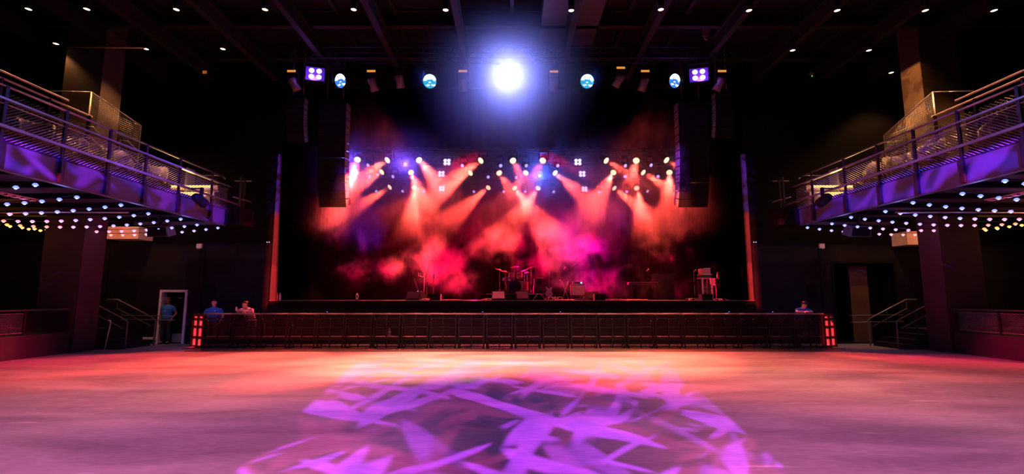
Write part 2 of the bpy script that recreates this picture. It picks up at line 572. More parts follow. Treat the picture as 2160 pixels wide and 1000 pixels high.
W1 = [(754, 337, .12, 1.2), (817, 338, -.8, .8), (884, 338, .75, 1.1), (1014, 339, -1.0, 1.1), (1082, 339, .35, .18), (1145, 339, -.5, .18), (1279, 339, .9, .35), (1342, 339, -.45, .45), (1406, 338, .7, .35)]
W2 = [(749, 363, -.02, 1.3), (805, 363, -.8, .8), (867, 364, .5, 1.1), (992, 365, -1.0, 1.0), (1053, 365, .5, .22), (1109, 365, -.6, .22), (1171, 365, .8, .6), (1294, 364, -.65, .75), (1357, 364, .85, .8), (1412, 364, -.35, .9)]
W3 = [(822, 395, -1.0, 1.0), (874, 396, .15, 1.2), (1030, 396, -.85, .95), (1086, 397, .55, 1.2), (1135, 397, -.6, 1.2), (1296, 397, .75, 1.1), (1343, 397, -.12, 1.25)]
wp = wash_proto()
first = True
BEAMW = 14000
for W, Y, nm in ((W1, TY[0], 'front'), (W2, TY[1], 'middle'), (W3, TY[2], 'back')):
    for i, (px, py, dx, pw) in enumerate(W):
        p = P(px, py, Y)
        d = Vector((dx, -.95, -1.0)).normalized()
        place_wash(wp, first, p - d * .12, d, 'round orange wash light, %s, on the %s stage truss' % (nth(i, len(W), 'the door-frame side', 'the black-doorway side'), nm), 'orange wash lights on the stage trusses')
        first = False
        spot(p + d * .1, d, BEAMW * pw, ORANGE, 24, .5, .09)

# ------------------------------------------------------------------ small violet beam lights
BL = glow('beam_lens', (.42, .30, 1), 1.7)
def small_proto():
    t = thing('beam_spotlight', 'x', 'stage light')
    MB().box((-.07, -.06, .16), (.07, .06, .22)).link('base', BLACK, t)
    y = MB()
    for s in (-1, 1):
        y.box((s * .085 - .01, -.03, -.03), (s * .085 + .01, .03, .17))
    y.link('yoke', BLACK, t)
    h = MB().lathe([(.04, .12), (.065, .08), (.07, -.06)], n=16).link('head', BLACK, t)
    MB().ball((0, 0, -.06), (.045, .045, .03)).link('lens', BL, h)
    return t
sp = small_proto()
B1 = [(725, 345, 9), (780, 347, .6), (855, 346, 9), (978, 348, 1.6), (1054, 348, .5), (1108, 348, .5), (1174, 348, .5), (1316, 348, .5), (1370, 347, 1.), (1442, 347, .5)]
B2 = [(724, 371, .5), (783, 371, 1.6), (832, 371, .9), (1028, 372, .6), (1087, 373, .5), (1138, 371, 7), (1320, 371, 1.5), (1389, 371, .5), (1427, 371, 1.5)]
B3 = [(793, 402, .9), (852, 402, 1.6), (893, 402, .6), (1002, 403, 1.4), (1061, 403, 1.6), (1106, 403, .8), (1166, 403, 1.7), (1265, 404, 1.8), (1323, 403, .8), (1363, 402, 1.8), (1424, 403, 1.2)]
first = True
STARW = []
random.seed(5)
for B, Y, nm in ((B1, TY[0], 'front'), (B2, TY[1], 'middle'), (B3, TY[2], 'back')):
    for i, (px, py, pw) in enumerate(B):
        p = P(px, py, Y)
        o = sp if first else dup(sp)
        first = False
        star = pw > 3
        o.location = p
        side = 0 if star else (-.8 if (px in (978, 783, 832, 1265, 1002, 780) or px % 3 == 0) else .7)
        d = Vector((side, -1.3, -.9)).normalized() if not star else (Vector((0, 0, H)) - p).normalized()
        o['label'] = ('bright star-like violet beam light' if star else 'tiny violet beam light') + ', %s, on the %s stage truss' % (nth(i, len(B), 'the door-frame side', 'the black-doorway side'), nm)
        o['group'] = 'violet beam lights on the stage trusses'
        for k in o.children:
            if k.name.startswith('head'):
                k.rotation_euler = aim(d).to_euler()
        if star: o.scale = (1.7, 1.7, 1.7)
        col = (.05, .12, 1) if px == 1138 else (.13, .06, 1)
        if star:
            spot(p + d * .27, d, 650 if px != 1138 else 480, col, 120, .9, .03)
        else:
            spot(p + d * .14, d, 260 * pw * (2.4 if px in (1166, 1265, 783, 852) else 1), col, 44, .6, .03)

# ------------------------------------------------------------------ four-cell blinders
QL = glow('blinder_cell', (.78, .74, 1), 1.5)
QF = glow('blinder_face_glow', (.16, .03, .42), 1.0)
def quad_proto(s, cell, name='blinder_spotlight'):
    t = thing(name, 'x', 'stage light')
    MB().box((-s, 0, -s * .8), (s, s * .9, s * .8)).link('body', BLACK, t)
    MB().box((-s * .97, -.012, -s * .74), (s * .97, 0, s * .74)).link('face', mat('blinder_reflector', (.25, .12, .5), .25, .5), t)
    y = MB()
    for k in (-1, 1):
        y.box((k * s * 1.12 - .012, -.02, 0), (k * s * 1.12 + .012, .05, s * 1.25))
    y.box((-s * 1.12, -.02, s * 1.22), (s * 1.12, .05, s * 1.3)).link('yoke', BLACK, t)
    for a in (-1, 1):
        for b in (-1, 1):
            MB().lathe([(cell * 1.15, 0), (cell, .02), (.001, .024)], Matrix.Translation((a * s * .38, -.012, b * s * .34)) @ Matrix.Rotation(PI / 2, 4, 'X'), n=12).link('lamp_cell', QL, t)
    return t
qp = quad_proto(.2, .062)
first = True
for px, py, k in ((943, 342, 0), (931, 367, 1), (932, 398, 2), (1219, 342, 0), (1228, 367, 1), (1233, 399, 2)):
    o = qp if first else dup(qp)
    first = False
    o.location = P(px, py, TY[k])
    o['label'] = 'square four-cell blinder light on the %s stage truss, %s the big white lamp' % (('front', 'middle', 'back')[k], 'door-frame side of' if px < 1080 else 'black-doorway side of')
    o['group'] = 'four-cell blinders on the stage trusses'
    p = o.location
    spot(p + Vector((0, -.1, 0)), (0, -1, -.3), 15, (.3, .2, 1), 120, .9, .1)
qb = quad_proto(.33, .085, 'strobe_spotlight')
o = qb; o.location = P(665, 156, FT_Y); o['label'] = 'purple four-cell strobe light on the front truss, door-frame side'
o.rotation_euler = (0, 0, .25)
o2 = dup(qb, P(1474, 158, FT_Y), (0, 0, -.25), 'purple four-cell strobe light on the front truss, black-doorway side')
for q in (o, o2):
    MB().tube((0, .05, .42), (0, .05, FT_Z + .03 - q.location.z), .022).link('hanging_clamp', STEEL, q)
    q['group'] = 'purple strobes on the front truss'
    bulb_light(q.location + Vector((0, -.4, -.05)), 30, (.3, .1, 1), .1)

# ------------------------------------------------------------------ front truss heads
CW = glow('cell_white', (.75, .85, 1), 3.2)
CT = glow('cell_teal', (.03, .42, .72), 1.5)
CB = glow('cell_blue', (.05, .22, .85), 1.4)
def clamp(t, z, y=0.):
    if FT_Z + .03 - z > .01:
        MB().tube((0, y, z - t.location.z), (0, y, FT_Z + .03 - t.location.z), .022).link('hanging_clamp', STEEL, t)
def led_head(label, p, d, cells, squash):
    t = thing('led_wash_spotlight', label, 'stage light', p + Vector((0, .1, 0)), group='round LED wash lights on the front truss')
    MB().box((-.2, -.12, .42), (.2, .16, .56)).link('base', BLACK, t)
    clamp(t, p.z + .56, .02)
    y = MB()
    for s in (-1, 1):
        y.box((s * .3 - .025, -.05, -.06), (s * .3 + .025, .08, .44))
    y.box((-.32, -.05, .4), (.32, .08, .44)).link('yoke', BLACK, t)
    h = MB().lathe([(.12, .3), (.22, .22), (.265, .04), (.265, -.03), (.25, -.03)], n=28).link('head', BLACK, t)
    h.rotation_euler = aim(d).to_euler()
    inv = aim(d).inverted()
    rnd = random.Random(3)
    def rule(x, y):
        if y > .07 - .2 * abs(x): return 0
        if abs(abs(x) - .09) < .045 and -.17 < y < -.1: return 0
        return 1 if rnd.random() > .15 else 0
    lens_cells(.245, 5, .022, [CW, cells], rule, -.036).link('led_cell', CW, h)
    MB().lathe([(.25, -.031), (.001, -.032)], n=28).link('lens', glow('teal_face', (.01, .12, .35), 1.0), h)
    spot(p + Vector(d) * .12, d, 420, (.04, .12, 1), 30, .6, .15)
led_head('round teal LED wash light tilted outward on the front truss, beside the door-frame side strobe', P(717, 168, FT_Y), Vector((-.45, -1, -.35)).normalized(), CB, 0)
led_head('round teal LED wash light on the front truss, door-frame side of the big white lamp', P(906, 169, FT_Y), Vector((-.12, -1, -.4)).normalized(), CT, 0)
led_head('round teal LED wash light on the front truss, black-doorway side of the big white lamp', P(1239, 169, FT_Y), Vector((.12, -1, -.4)).normalized(), CT, 0)
led_head('round teal LED wash light tilted outward on the front truss, beside the black-doorway side strobe', P(1424, 168, FT_Y), Vector((.45, -1, -.35)).normalized(), CB, 0)

AMBER = glow('amber_display', (1, .36, .05), .8)
BARREL = mat('red_barrel', (.10, .07, .07), .45, .2)
def tube_head(label, px, py, lean, amber=True):
    p = P(px, py, FT_Y)
    t = thing('profile_spotlight', label, 'stage light', p, group='hanging profile lights on the front truss')
    MB().box((-.17, -.14, .14), (.17, .14, .26)).link('base', BLACK, t)
    clamp(t, p.z + .26)
    if amber:
        MB().box((-.15, -.155, .16), (.15, -.141, .235)).link('display', AMBER, t)
    y = MB()
    for s in (-1, 1):
        y.box((s * .19 - .015, -.05, -.18), (s * .19 + .015, .05, .18))
    y.link('yoke', BLACK, t)
    h = MB().lathe([(.11, .12), (.15, .08), (.15, -.05), (.13, -.12), (.155, -.34), (.14, -.35)], n=20).link('head', BARREL, t)
    h.location = (0, 0, -.12)
    h.rotation_euler = aim((lean, .45, -1)).to_euler()
    MB().lathe([(.14, -.34), (.001, -.335)], n=20).link('lens', mat('dark_glass', (.02, .02, .03), .1), h)
for px, py, ln, am, lab in ((618, 165, .45, True, 'outermost, below the door-frame side strobe'), (785, 165, .28, True, 'between two teal lights'), (842, 158, .12, False, 'without an amber display'),
                        (977, 165, .06, True, 'next to the big white lamp, door-frame side'), (1168, 166, -.06, True, 'next to the big white lamp, black-doorway side'), (1308, 158, -.6, True, 'tilted most of all'),
                        (1359, 165, -.3, True, 'upright, black-doorway side'), (1520, 165, -.45, True, 'outermost, below the black-doorway side strobe')):
    tube_head('hanging dark profile light on the front truss, ' + lab, px, py, ln, am)
# the big white lamp
p = P(1072, 160, FT_Y)
t = thing('white_spotlight', 'big blinding white lamp in the middle of the front truss', 'stage light', p)
MB().box((-.2, -.1, .5), (.2, .1, .56)).link('base', BLACK, t)
y = MB()
for s in (-1, 1):
    y.box((s * .45 - .025, 0, -.06), (s * .45 + .025, .12, .52))
y.box((-.47, 0, .48), (.47, .12, .52)).link('yoke', BLACK, t)
h = MB().lathe([(.2, .5), (.36, .4), (.42, .05), (.42, -.02), (.39, -.02)], n=32).link('head', BLACK, t)
dl = (Vector((0, 0, H)) - p).normalized()
h.rotation_euler = aim(dl).to_euler()
MB().lathe([(.39, -.02), (.25, -.06), (.001, -.08)], n=32).link('lens', glow('white_lens', (.85, .88, 1), 14), h)
LAMP = p
spot(p + dl * .16, dl, 950, (.18, .20, 1), 170, .3, .12)
# little red-lit pipe clamps on the truss
for px, side in ((1016, 'door-frame'), (1128, 'black-doorway')):
    q = P(px, 132, FT_Y - .25)
    t = thing('hanging_truss_clamp', 'small pale pipe clamp on the front truss, %s side of the big white lamp' % side, 'clamp', q)
    MB().box((-.03, -.03, -.06), (.03, .03, .06)).link('jaw', GALV, t)
    MB().tube((0, 0, .05), (0, 0, .16), .012).link('bolt', GALV, t)

# ------------------------------------------------------------------ line arrays
def line_array(label, side, x0, x1, y, ztop, zbot, n, curve, d=.5):
    t = thing('hanging_line_array', label, 'loudspeaker array', ((x0 + x1) / 2, y, ztop))
    w = x1 - x0
    hgt = (ztop - zbot) / n
    pz, py, ang = 0., 0., 0.
    for i in range(n):
        ang = curve * (i / (n - 1)) ** 2.2
        M = Matrix.Translation((0, py, pz)) @ Matrix.Rotation(ang, 4, 'X')
        c = MB()
        pts = [(-d * 0, 0)]
        # trapezoid side profile: taller at the front
        n0 = len(c.v)
        c.loft([[M @ Vector((-w / 2, 0, 0)), M @ Vector((w / 2, 0, 0)), M @ Vector((w / 2, d, -.02)), M @ Vector((-w / 2, d, -.02))],
                [M @ Vector((-w / 2, 0, -hgt * .97)), M @ Vector((w / 2, 0, -hgt * .97)), M @ Vector((w / 2, d, -hgt * .85)), M @ Vector((-w / 2, d, -hgt * .85))]][::-1])
        cab = c.link('speaker_cabinet', BLACK, t)
        g = MB().box((-w / 2 + .04, -.012, -hgt * .92), (w / 2 - .04, -.001, -hgt * .06), M)
        g.link('grille', MATTE, cab)
        s = MB()
        sx = -side
        xa, xb = sorted((sx * w / 2, sx * (w / 2 + .012)))
        s.box((xa, .015, -hgt * .9), (xb, d - .05, -hgt * .06), M)
        s.link('side_plate', mat('speaker_side', (.15, .14, .14), .5), cab)
        hmk = MB()
        xa, xb = sorted((sx * (w / 2 + .013), sx * (w / 2 + .018)))
        for yy in (.12, .3):
            hmk.box((xa, yy, -hgt * .62), (xb, yy + .06, -hgt * .38), M)
        if i in (n - 4, n - 5):
            hmk.link('rigging_slot', MATTE, cab)
        st = M @ Vector((0, 0, -hgt))
        py, pz = st.y, st.z
    r = MB()
    for s in (-1, 1):
        r.box((s * w * .35 - .03, 0, .02), (s * w * .35 + .03, d + .15, .09))
    r.box((-w * .4, .1, .09), (w * .4, .18, .14)).link('flying_frame', STEEL, t)
    c = MB()
    for k in range(30):
        for s in (-1, 1):
            z = .15 + k * .06
            c.cbox((s * w * .3, .2, z), (.012 if k % 2 else .045, .045 if k % 2 else .012, .07))
    c.link('chain', mat('rig_chain', (.5, .3, .2), .35, .7), t)
    return t
YA = 17.6
pa, pb = P(664, 420, YA), P(722, 420, YA)
ztop = P(690, 215, YA).z
zbot = P(690, 436, YA).z
line_array('tall black curved loudspeaker array hung beside the stage, door-frame side, inner one', -1, pa.x, pb.x, YA, ztop, zbot + .0, 13, .34)
pa, pb = P(1439, 420, YA), P(1502, 420, YA)
line_array('tall black curved loudspeaker array hung beside the stage, black-doorway side, inner one', 1, pa.x, pb.x, YA, ztop, zbot, 13, .34)
YB = 17.2
pa, pb = P(602, 260, YB), P(639, 260, YB)
line_array('smaller curved loudspeaker array hung outside the tall one, door-frame side', -1, pa.x, pb.x, YB, P(620, 205, YB).z, P(620, 300, YB).z, 8, .45, .36)
pa, pb = P(1512, 260, YB), P(1549, 260, YB)
line_array('smaller curved loudspeaker array hung outside the tall one, black-doorway side', 1, pa.x, pb.x, YB, P(1530, 195, YB).z, P(1530, 290, YB).z, 8, .45, .36)

# unseen crimson and violet lamps added behind and beside the smoke to light it
def on_deck(px, Y, z):
    return Vector(((px - 1080) / F * Y, Y, z))
for s in (-1, 1):
    spot((s * 8.1, 24.0, 3.6), (-s, -.45, .02), 5000, (1, .0, .065), 46, .9, .15)
for px, Y, w_ in ((770, 21.3, 1.), (900, 24.2, 1.4), (1000, 21.3, .7), (1110, 24.2, 1.3), (1240, 21.3, 1.), (1380, 24.2, .8)):
    q = on_deck(px, 25.6, 2.3)
    spot(q, (0, -1, .15), 2900 * w_, (1, .0, .065), 46, .9, .15)
q = on_deck(1225, 25.4, 3.2)
spot(q, (-.05, -1, .16), 900, (.26, .0, 1), 62, .9, .15)
q = on_deck(800, 25.4, 4.2)
spot(q, (0, -1, .12), 600, (.30, .02, 1), 44, .9, .15)
# ------------------------------------------------------------------ haze
def haze():
    m = bpy.data.materials.new('stage_haze'); m.use_nodes = True
    nt = m.node_tree; nt.nodes.clear(); N = nt.nodes.new; L = nt.links.new
    out = N('ShaderNodeOutputMaterial'); sc = N('ShaderNodeVolumeScatter')
    L(sc.outputs[0], out.inputs['Volume'])
    sc.inputs['Color'].default_value = (1, 1, 1, 1)
    sc.inputs['Anisotropy'].default_value = .35
    tc = N('ShaderNodeTexCoord')
    blobs = [(-3.2, 3.3, 1.5, 1.5, 1.0), (-5.6, 2.9, 2.0, .7, .7), (-.6, 4.3, 2.8, 1.2, .8), (2.4, 4.4, 2.6, 1.7, 1.0), (4.9, 5.4, 1.9, 1.3, .7),
             (3.6, 2.3, 3.4, 1.0, .55), (6.6, 4.4, 1.9, 1.5, .38), (-6.8, 5.0, 2.0, 1.8, .55), (-4.0, 5.7, 1.4, 1.6, .6), (-9.0, 1.9, 1.0, .7, .35), (7.3, 2.2, 2.0, .9, .3), (-2.6, 2.4, 1.5, 1.0, .75), (1.2, 3.2, 2.2, 1.0, .6)]
    acc = None
    for cx, cz, rx, rz, wgt in blobs:
        mp = N('ShaderNodeMapping')
        ry = 3.2
        mp.inputs['Scale'].default_value = (1 / rx, 1 / ry, 1 / rz)
        mp.inputs['Location'].default_value = (-cx / rx, -21.2 / ry, -cz / rz)
        L(tc.outputs['Object'], mp.inputs['Vector'])
        ln = N('ShaderNodeVectorMath'); ln.operation = 'LENGTH'
        L(mp.outputs[0], ln.inputs[0])
        mr = N('ShaderNodeMapRange'); mr.interpolation_type = 'SMOOTHSTEP'
        mr.inputs[1].default_value = .25; mr.inputs[2].default_value = 1.35; mr.inputs[3].default_value = wgt; mr.inputs[4].default_value = 0
        L(ln.outputs['Value'], mr.inputs[0])
        if acc is None:
            acc = mr.outputs[0]
        else:
            ad = N('ShaderNodeMath'); ad.operation = 'MAXIMUM'
            L(acc, ad.inputs[0]); L(mr.outputs[0], ad.inputs[1]); acc = ad.outputs[0]
    nz = N('ShaderNodeTexNoise'); nz.inputs['Scale'].default_value = .95; nz.inputs['Detail'].default_value = 6; nz.inputs['Roughness'].default_value = .62; nz.inputs['Distortion'].default_value = .5
    L(tc.outputs['Object'], nz.inputs['Vector'])
    # cloud = smoothstep(noise + blob - 1)
    s0 = N('ShaderNodeMath'); s0.operation = 'MULTIPLY'; s0.inputs[1].default_value = 2.2
    L(nz.outputs['Fac'], s0.inputs[0])
    s1 = N('ShaderNodeMath'); s1.operation = 'MULTIPLY_ADD'; s1.inputs[1].default_value = .5
    L(acc, s1.inputs[0]); L(s0.outputs[0], s1.inputs[2])
    mr = N('ShaderNodeMapRange'); mr.interpolation_type = 'SMOOTHSTEP'
    mr.inputs[1].default_value = 1.34; mr.inputs[2].default_value = 2.0; mr.inputs[3].default_value = 0; mr.inputs[4].default_value = 1
    L(s1.outputs[0], mr.inputs[0])
    ml = N('ShaderNodeMath'); ml.operation = 'MULTIPLY'
    L(mr.outputs[0], ml.inputs[0]); L(acc, ml.inputs[1])
    # thin haze everywhere, thicker up at the lamps
    sx = N('ShaderNodeSeparateXYZ'); L(tc.outputs['Object'], sx.inputs[0])
    hz = N('ShaderNodeMapRange'); hz.interpolation_type = 'SMOOTHSTEP'
    hz.inputs[1].default_value = 3.9; hz.inputs[2].default_value = 7.3; hz.inputs[3].default_value = HAZE_LOW; hz.inputs[4].default_value = HAZE_HIGH
    L(sx.outputs['Z'], hz.inputs[0])
    fr = N('ShaderNodeMapRange'); fr.interpolation_type = 'SMOOTHSTEP'      # thins towards the hall
    fr.inputs[1].default_value = 17.4; fr.inputs[2].default_value = 18.9; fr.inputs[3].default_value = .004; fr.inputs[4].default_value = 1
    L(sx.outputs['Y'], fr.inputs[0])
    for axis, a0, a1 in (('Z', 8.0, 8.9), ('X', 6.9, 8.3)):
        ab = N('ShaderNodeMath'); ab.operation = 'ABSOLUTE'; L(sx.outputs[axis], ab.inputs[0])
        up = N('ShaderNodeMapRange'); up.interpolation_type = 'SMOOTHSTEP'
        up.inputs[1].default_value = a0; up.inputs[2].default_value = a1; up.inputs[3].default_value = 1; up.inputs[4].default_value = .02
        L(ab.outputs[0], up.inputs[0])
        m2 = N('ShaderNodeMath'); m2.operation = 'MULTIPLY'; L(fr.outputs[0], m2.inputs[0]); L(up.outputs[0], m2.inputs[1]); fr = m2
    mb = N('ShaderNodeMath'); mb.operation = 'MULTIPLY'
    L(hz.outputs[0], mb.inputs[0]); L(fr.outputs[0], mb.inputs[1])
    pn = N('ShaderNodeMapRange'); pn.inputs[1].default_value = .36; pn.inputs[2].default_value = .64; pn.inputs[3].default_value = .3; pn.inputs[4].default_value = 1.45
    L(nz.outputs['Fac'], pn.inputs[0])
    mq = N('ShaderNodeMath'); mq.operation = 'MULTIPLY'; L(mb.outputs[0], mq.inputs[0]); L(pn.outputs[0], mq.inputs[1]); mb = mq
    fin = N('ShaderNodeMath'); fin.operation = 'MULTIPLY_ADD'; fin.inputs[1].default_value = HAZE_CLOUD
    L(ml.outputs[0], fin.inputs[0]); L(mb.outputs[0], fin.inputs[2])
    # extra haze added around the big white lamp to stand in for lens glare
    mp = N('ShaderNodeMapping'); mp.inputs['Location'].default_value = tuple(-q for q in LAMP)
    L(tc.outputs['Object'], mp.inputs['Vector'])
    ln = N('ShaderNodeVectorMath'); ln.operation = 'LENGTH'; L(mp.outputs[0], ln.inputs[0])
    mr = N('ShaderNodeMapRange'); mr.interpolation_type = 'SMOOTHERSTEP'
    mr.inputs[1].default_value = 0; mr.inputs[2].default_value = 3.7; mr.inputs[3].default_value = .46; mr.inputs[4].default_value = 0
    L(ln.outputs['Value'], mr.inputs[0])
    f2 = N('ShaderNodeMath'); f2.operation = 'ADD'; L(fin.outputs[0], f2.inputs[0]); L(mr.outputs[0], f2.inputs[1])
    L(f2.outputs[0], sc.inputs['Density'])
    return m
HAZE_LOW, HAZE_HIGH, HAZE_CLOUD = .0010, .15, .75
hz = MB().box((-8.95, 14.6, ZS + .02), (8.95, 26.8, 11.3)).link('stage_smoke', haze(), kind='stuff', label='drifting stage smoke lit red, orange and violet by the beams')
# ------------------------------------------------------------------ crowd barrier
YBAR = 16.92
PERF = mat('barrier_sheet', (.014, .013, .013), .5, .4)
BFR = mat('barrier_frame', (.007, .0065, .007), .45, .3)
TREAD = mat('tread_plate', (.55, .52, .5), .35, .7)
BASE = mat('base_plate', (.20, .17, .13), .4, .6)
NB, X0B = 22, -10.62
PITCH = (10.74 + 10.62) / 22
def barrier_proto():
    w = PITCH - .012
    t = thing('crowd_barrier', 'x', 'crowd barrier', (0, 0, 0))
    f = MB()
    for x in (.02, w - .065):
        f.box((x, -.03, .03), (x + .045, .03, 1.15))
    f.box((w / 2 - .02, -.02, .03), (w / 2 + .02, .02, 1.13))
    for z in (.05, .30, .70, 1.0):
        f.box((.06, -.022, z), (w - .06, .022, z + .035))
    f.link('frame', BFR, t)
    MB().path([(0, -.02, 1.15), (0, -.05, 1.18), (w, -.05, 1.18), (w, -.02, 1.15)], .028).link('top_rail', mat('barrier_rail', (.32, .30, .30), .3, .6), t)
    s = MB()
    n = 34
    for i in range(n):
        x = .07 + (w - .14) * i / (n - 1)
        s.box((x - .0045, .024, .06), (x + .0045, .032, 1.12))
    for z in (.18, .3, .5, .6, .82, .92):
        s.box((.06, .032, z), (w - .06, .038, z + .02))
    s.link('slotted_sheet', PERF, t)
    tr = MB().box((.05, .06, .385), (w - .05, .28, .40))
    for i in range(16):
        x = .07 + (w - .14) * i / 15
        tr.box((x - .012, .07, .40), (x + .012, .27, .408))
    tr.link('step', TREAD, t)
    for x in (.06, w - .1):
        b = MB()
        b.tube((x + .02, .05, .95), (x + .02, .33, .05), .02)
        b.box((x, .03, .01), (x + .04, .37, .05))
        b.link('brace', BFR, t)
    pl = MB().box((0, -.92, 0), (w, .03, .012))
    for i in range(12):
        for j in range(9):
            pl.box((.04 + i * .079, -.9 + j * .1, .012), (.075 + i * .079, -.885 + j * .1, .016))
    pl.link('base_plate', BASE, t)
    for x in (.09, w / 2):
        MB().lathe([(.012, 0), (.012, .02), (.001, .024)], Matrix.Translation((x, -.035, 1.0)) @ Matrix.Rotation(PI / 2, 4, 'X'), n=8).link('bolt', GALV, t)
    return t
bp = barrier_proto()
for i in range(NB):
    o = bp if i == 0 else dup(bp)
    o.location = (X0B + i * PITCH, YBAR, 0)
    o['label'] = 'black slotted crowd barrier panel, ' + nth(i, NB, 'the white-door-frame end', 'the black-doorway end') + ' of the straight row'
    o['group'] = 'crowd barrier panels in front of the stage'
def barrier_end(x, y, rz, label, flip):
    w = .62
    t = thing('corner_barrier', label, 'crowd barrier', (x, y, 0), (0, 0, rz), 'end panels of the crowd barrier')
    f = MB()
    for a in (0, w / 2 - .02, w - .045):
        f.box((a, -.022, .03), (a + .045, .022, 1.15))
    for z in (.05, .36, .72, .98, 1.13):
        f.box((0, -.024, z), (w, .024, z + .05))
    f.link('frame', BFR, t)
    MB().box((.0, .06, .05), (w, .07, 1.15)).link('back_sheet', mat('end_sheet', (.55, .5, .5), .4, .2), t)
    MB().box((.04, -.3, 0), (w - .04, .1, .012)).link('base_plate', BASE, t)
    return t
barrier_end(X0B - .60, YBAR + .29, R(-25), 'open-grid corner barrier panel glowing red, at the white-door-frame end', 0)
barrier_end(X0B + NB * PITCH + .03, YBAR + .02, R(25), 'open-grid corner barrier panel glowing red, at the black-doorway end', 1)

# small things on the barrier
def bottle(label, p, s=1.):
    t = thing('water_bottle', label, 'bottle', p)
    MB().lathe([(.03 * s, 0), (.034 * s, .02 * s), (.034 * s, .14 * s), (.014 * s, .19 * s), (.014 * s, .21 * s)], n=14).link('body', mat('clear_plastic', (.7, .7, .75), .15), t)
    MB().lathe([(.016 * s, .205 * s), (.016 * s, .23 * s), (.001, .231 * s)], n=12).link('cap', WHITE, t)
bottle('small pale water bottle standing on the barrier step', (P(821, 709, YBAR + .16).x, YBAR + .16, .409), 1.3)
for px, nm in ((690, 'nearest the leaning people'), (1018, 'below the drum kit'), (1182, 'below the amplifier'), (1538, 'below the black doorway side of the stage'), (1630, 'nearest the lone person')):
    p = P(px, 659, YBAR - .05)
    t = thing('rail_light', 'tiny blue light clipped on the barrier rail, ' + nm, 'light', (p.x, YBAR - .05, 1.2))
    MB().box((-.025, -.02, 0), (.025, .02, .03)).link('clip', BLACK, t)
    MB().ball((0, 0, .045), .022).link('bulb', glow('blue_pin', (.1, .16, .7), 1.), t)

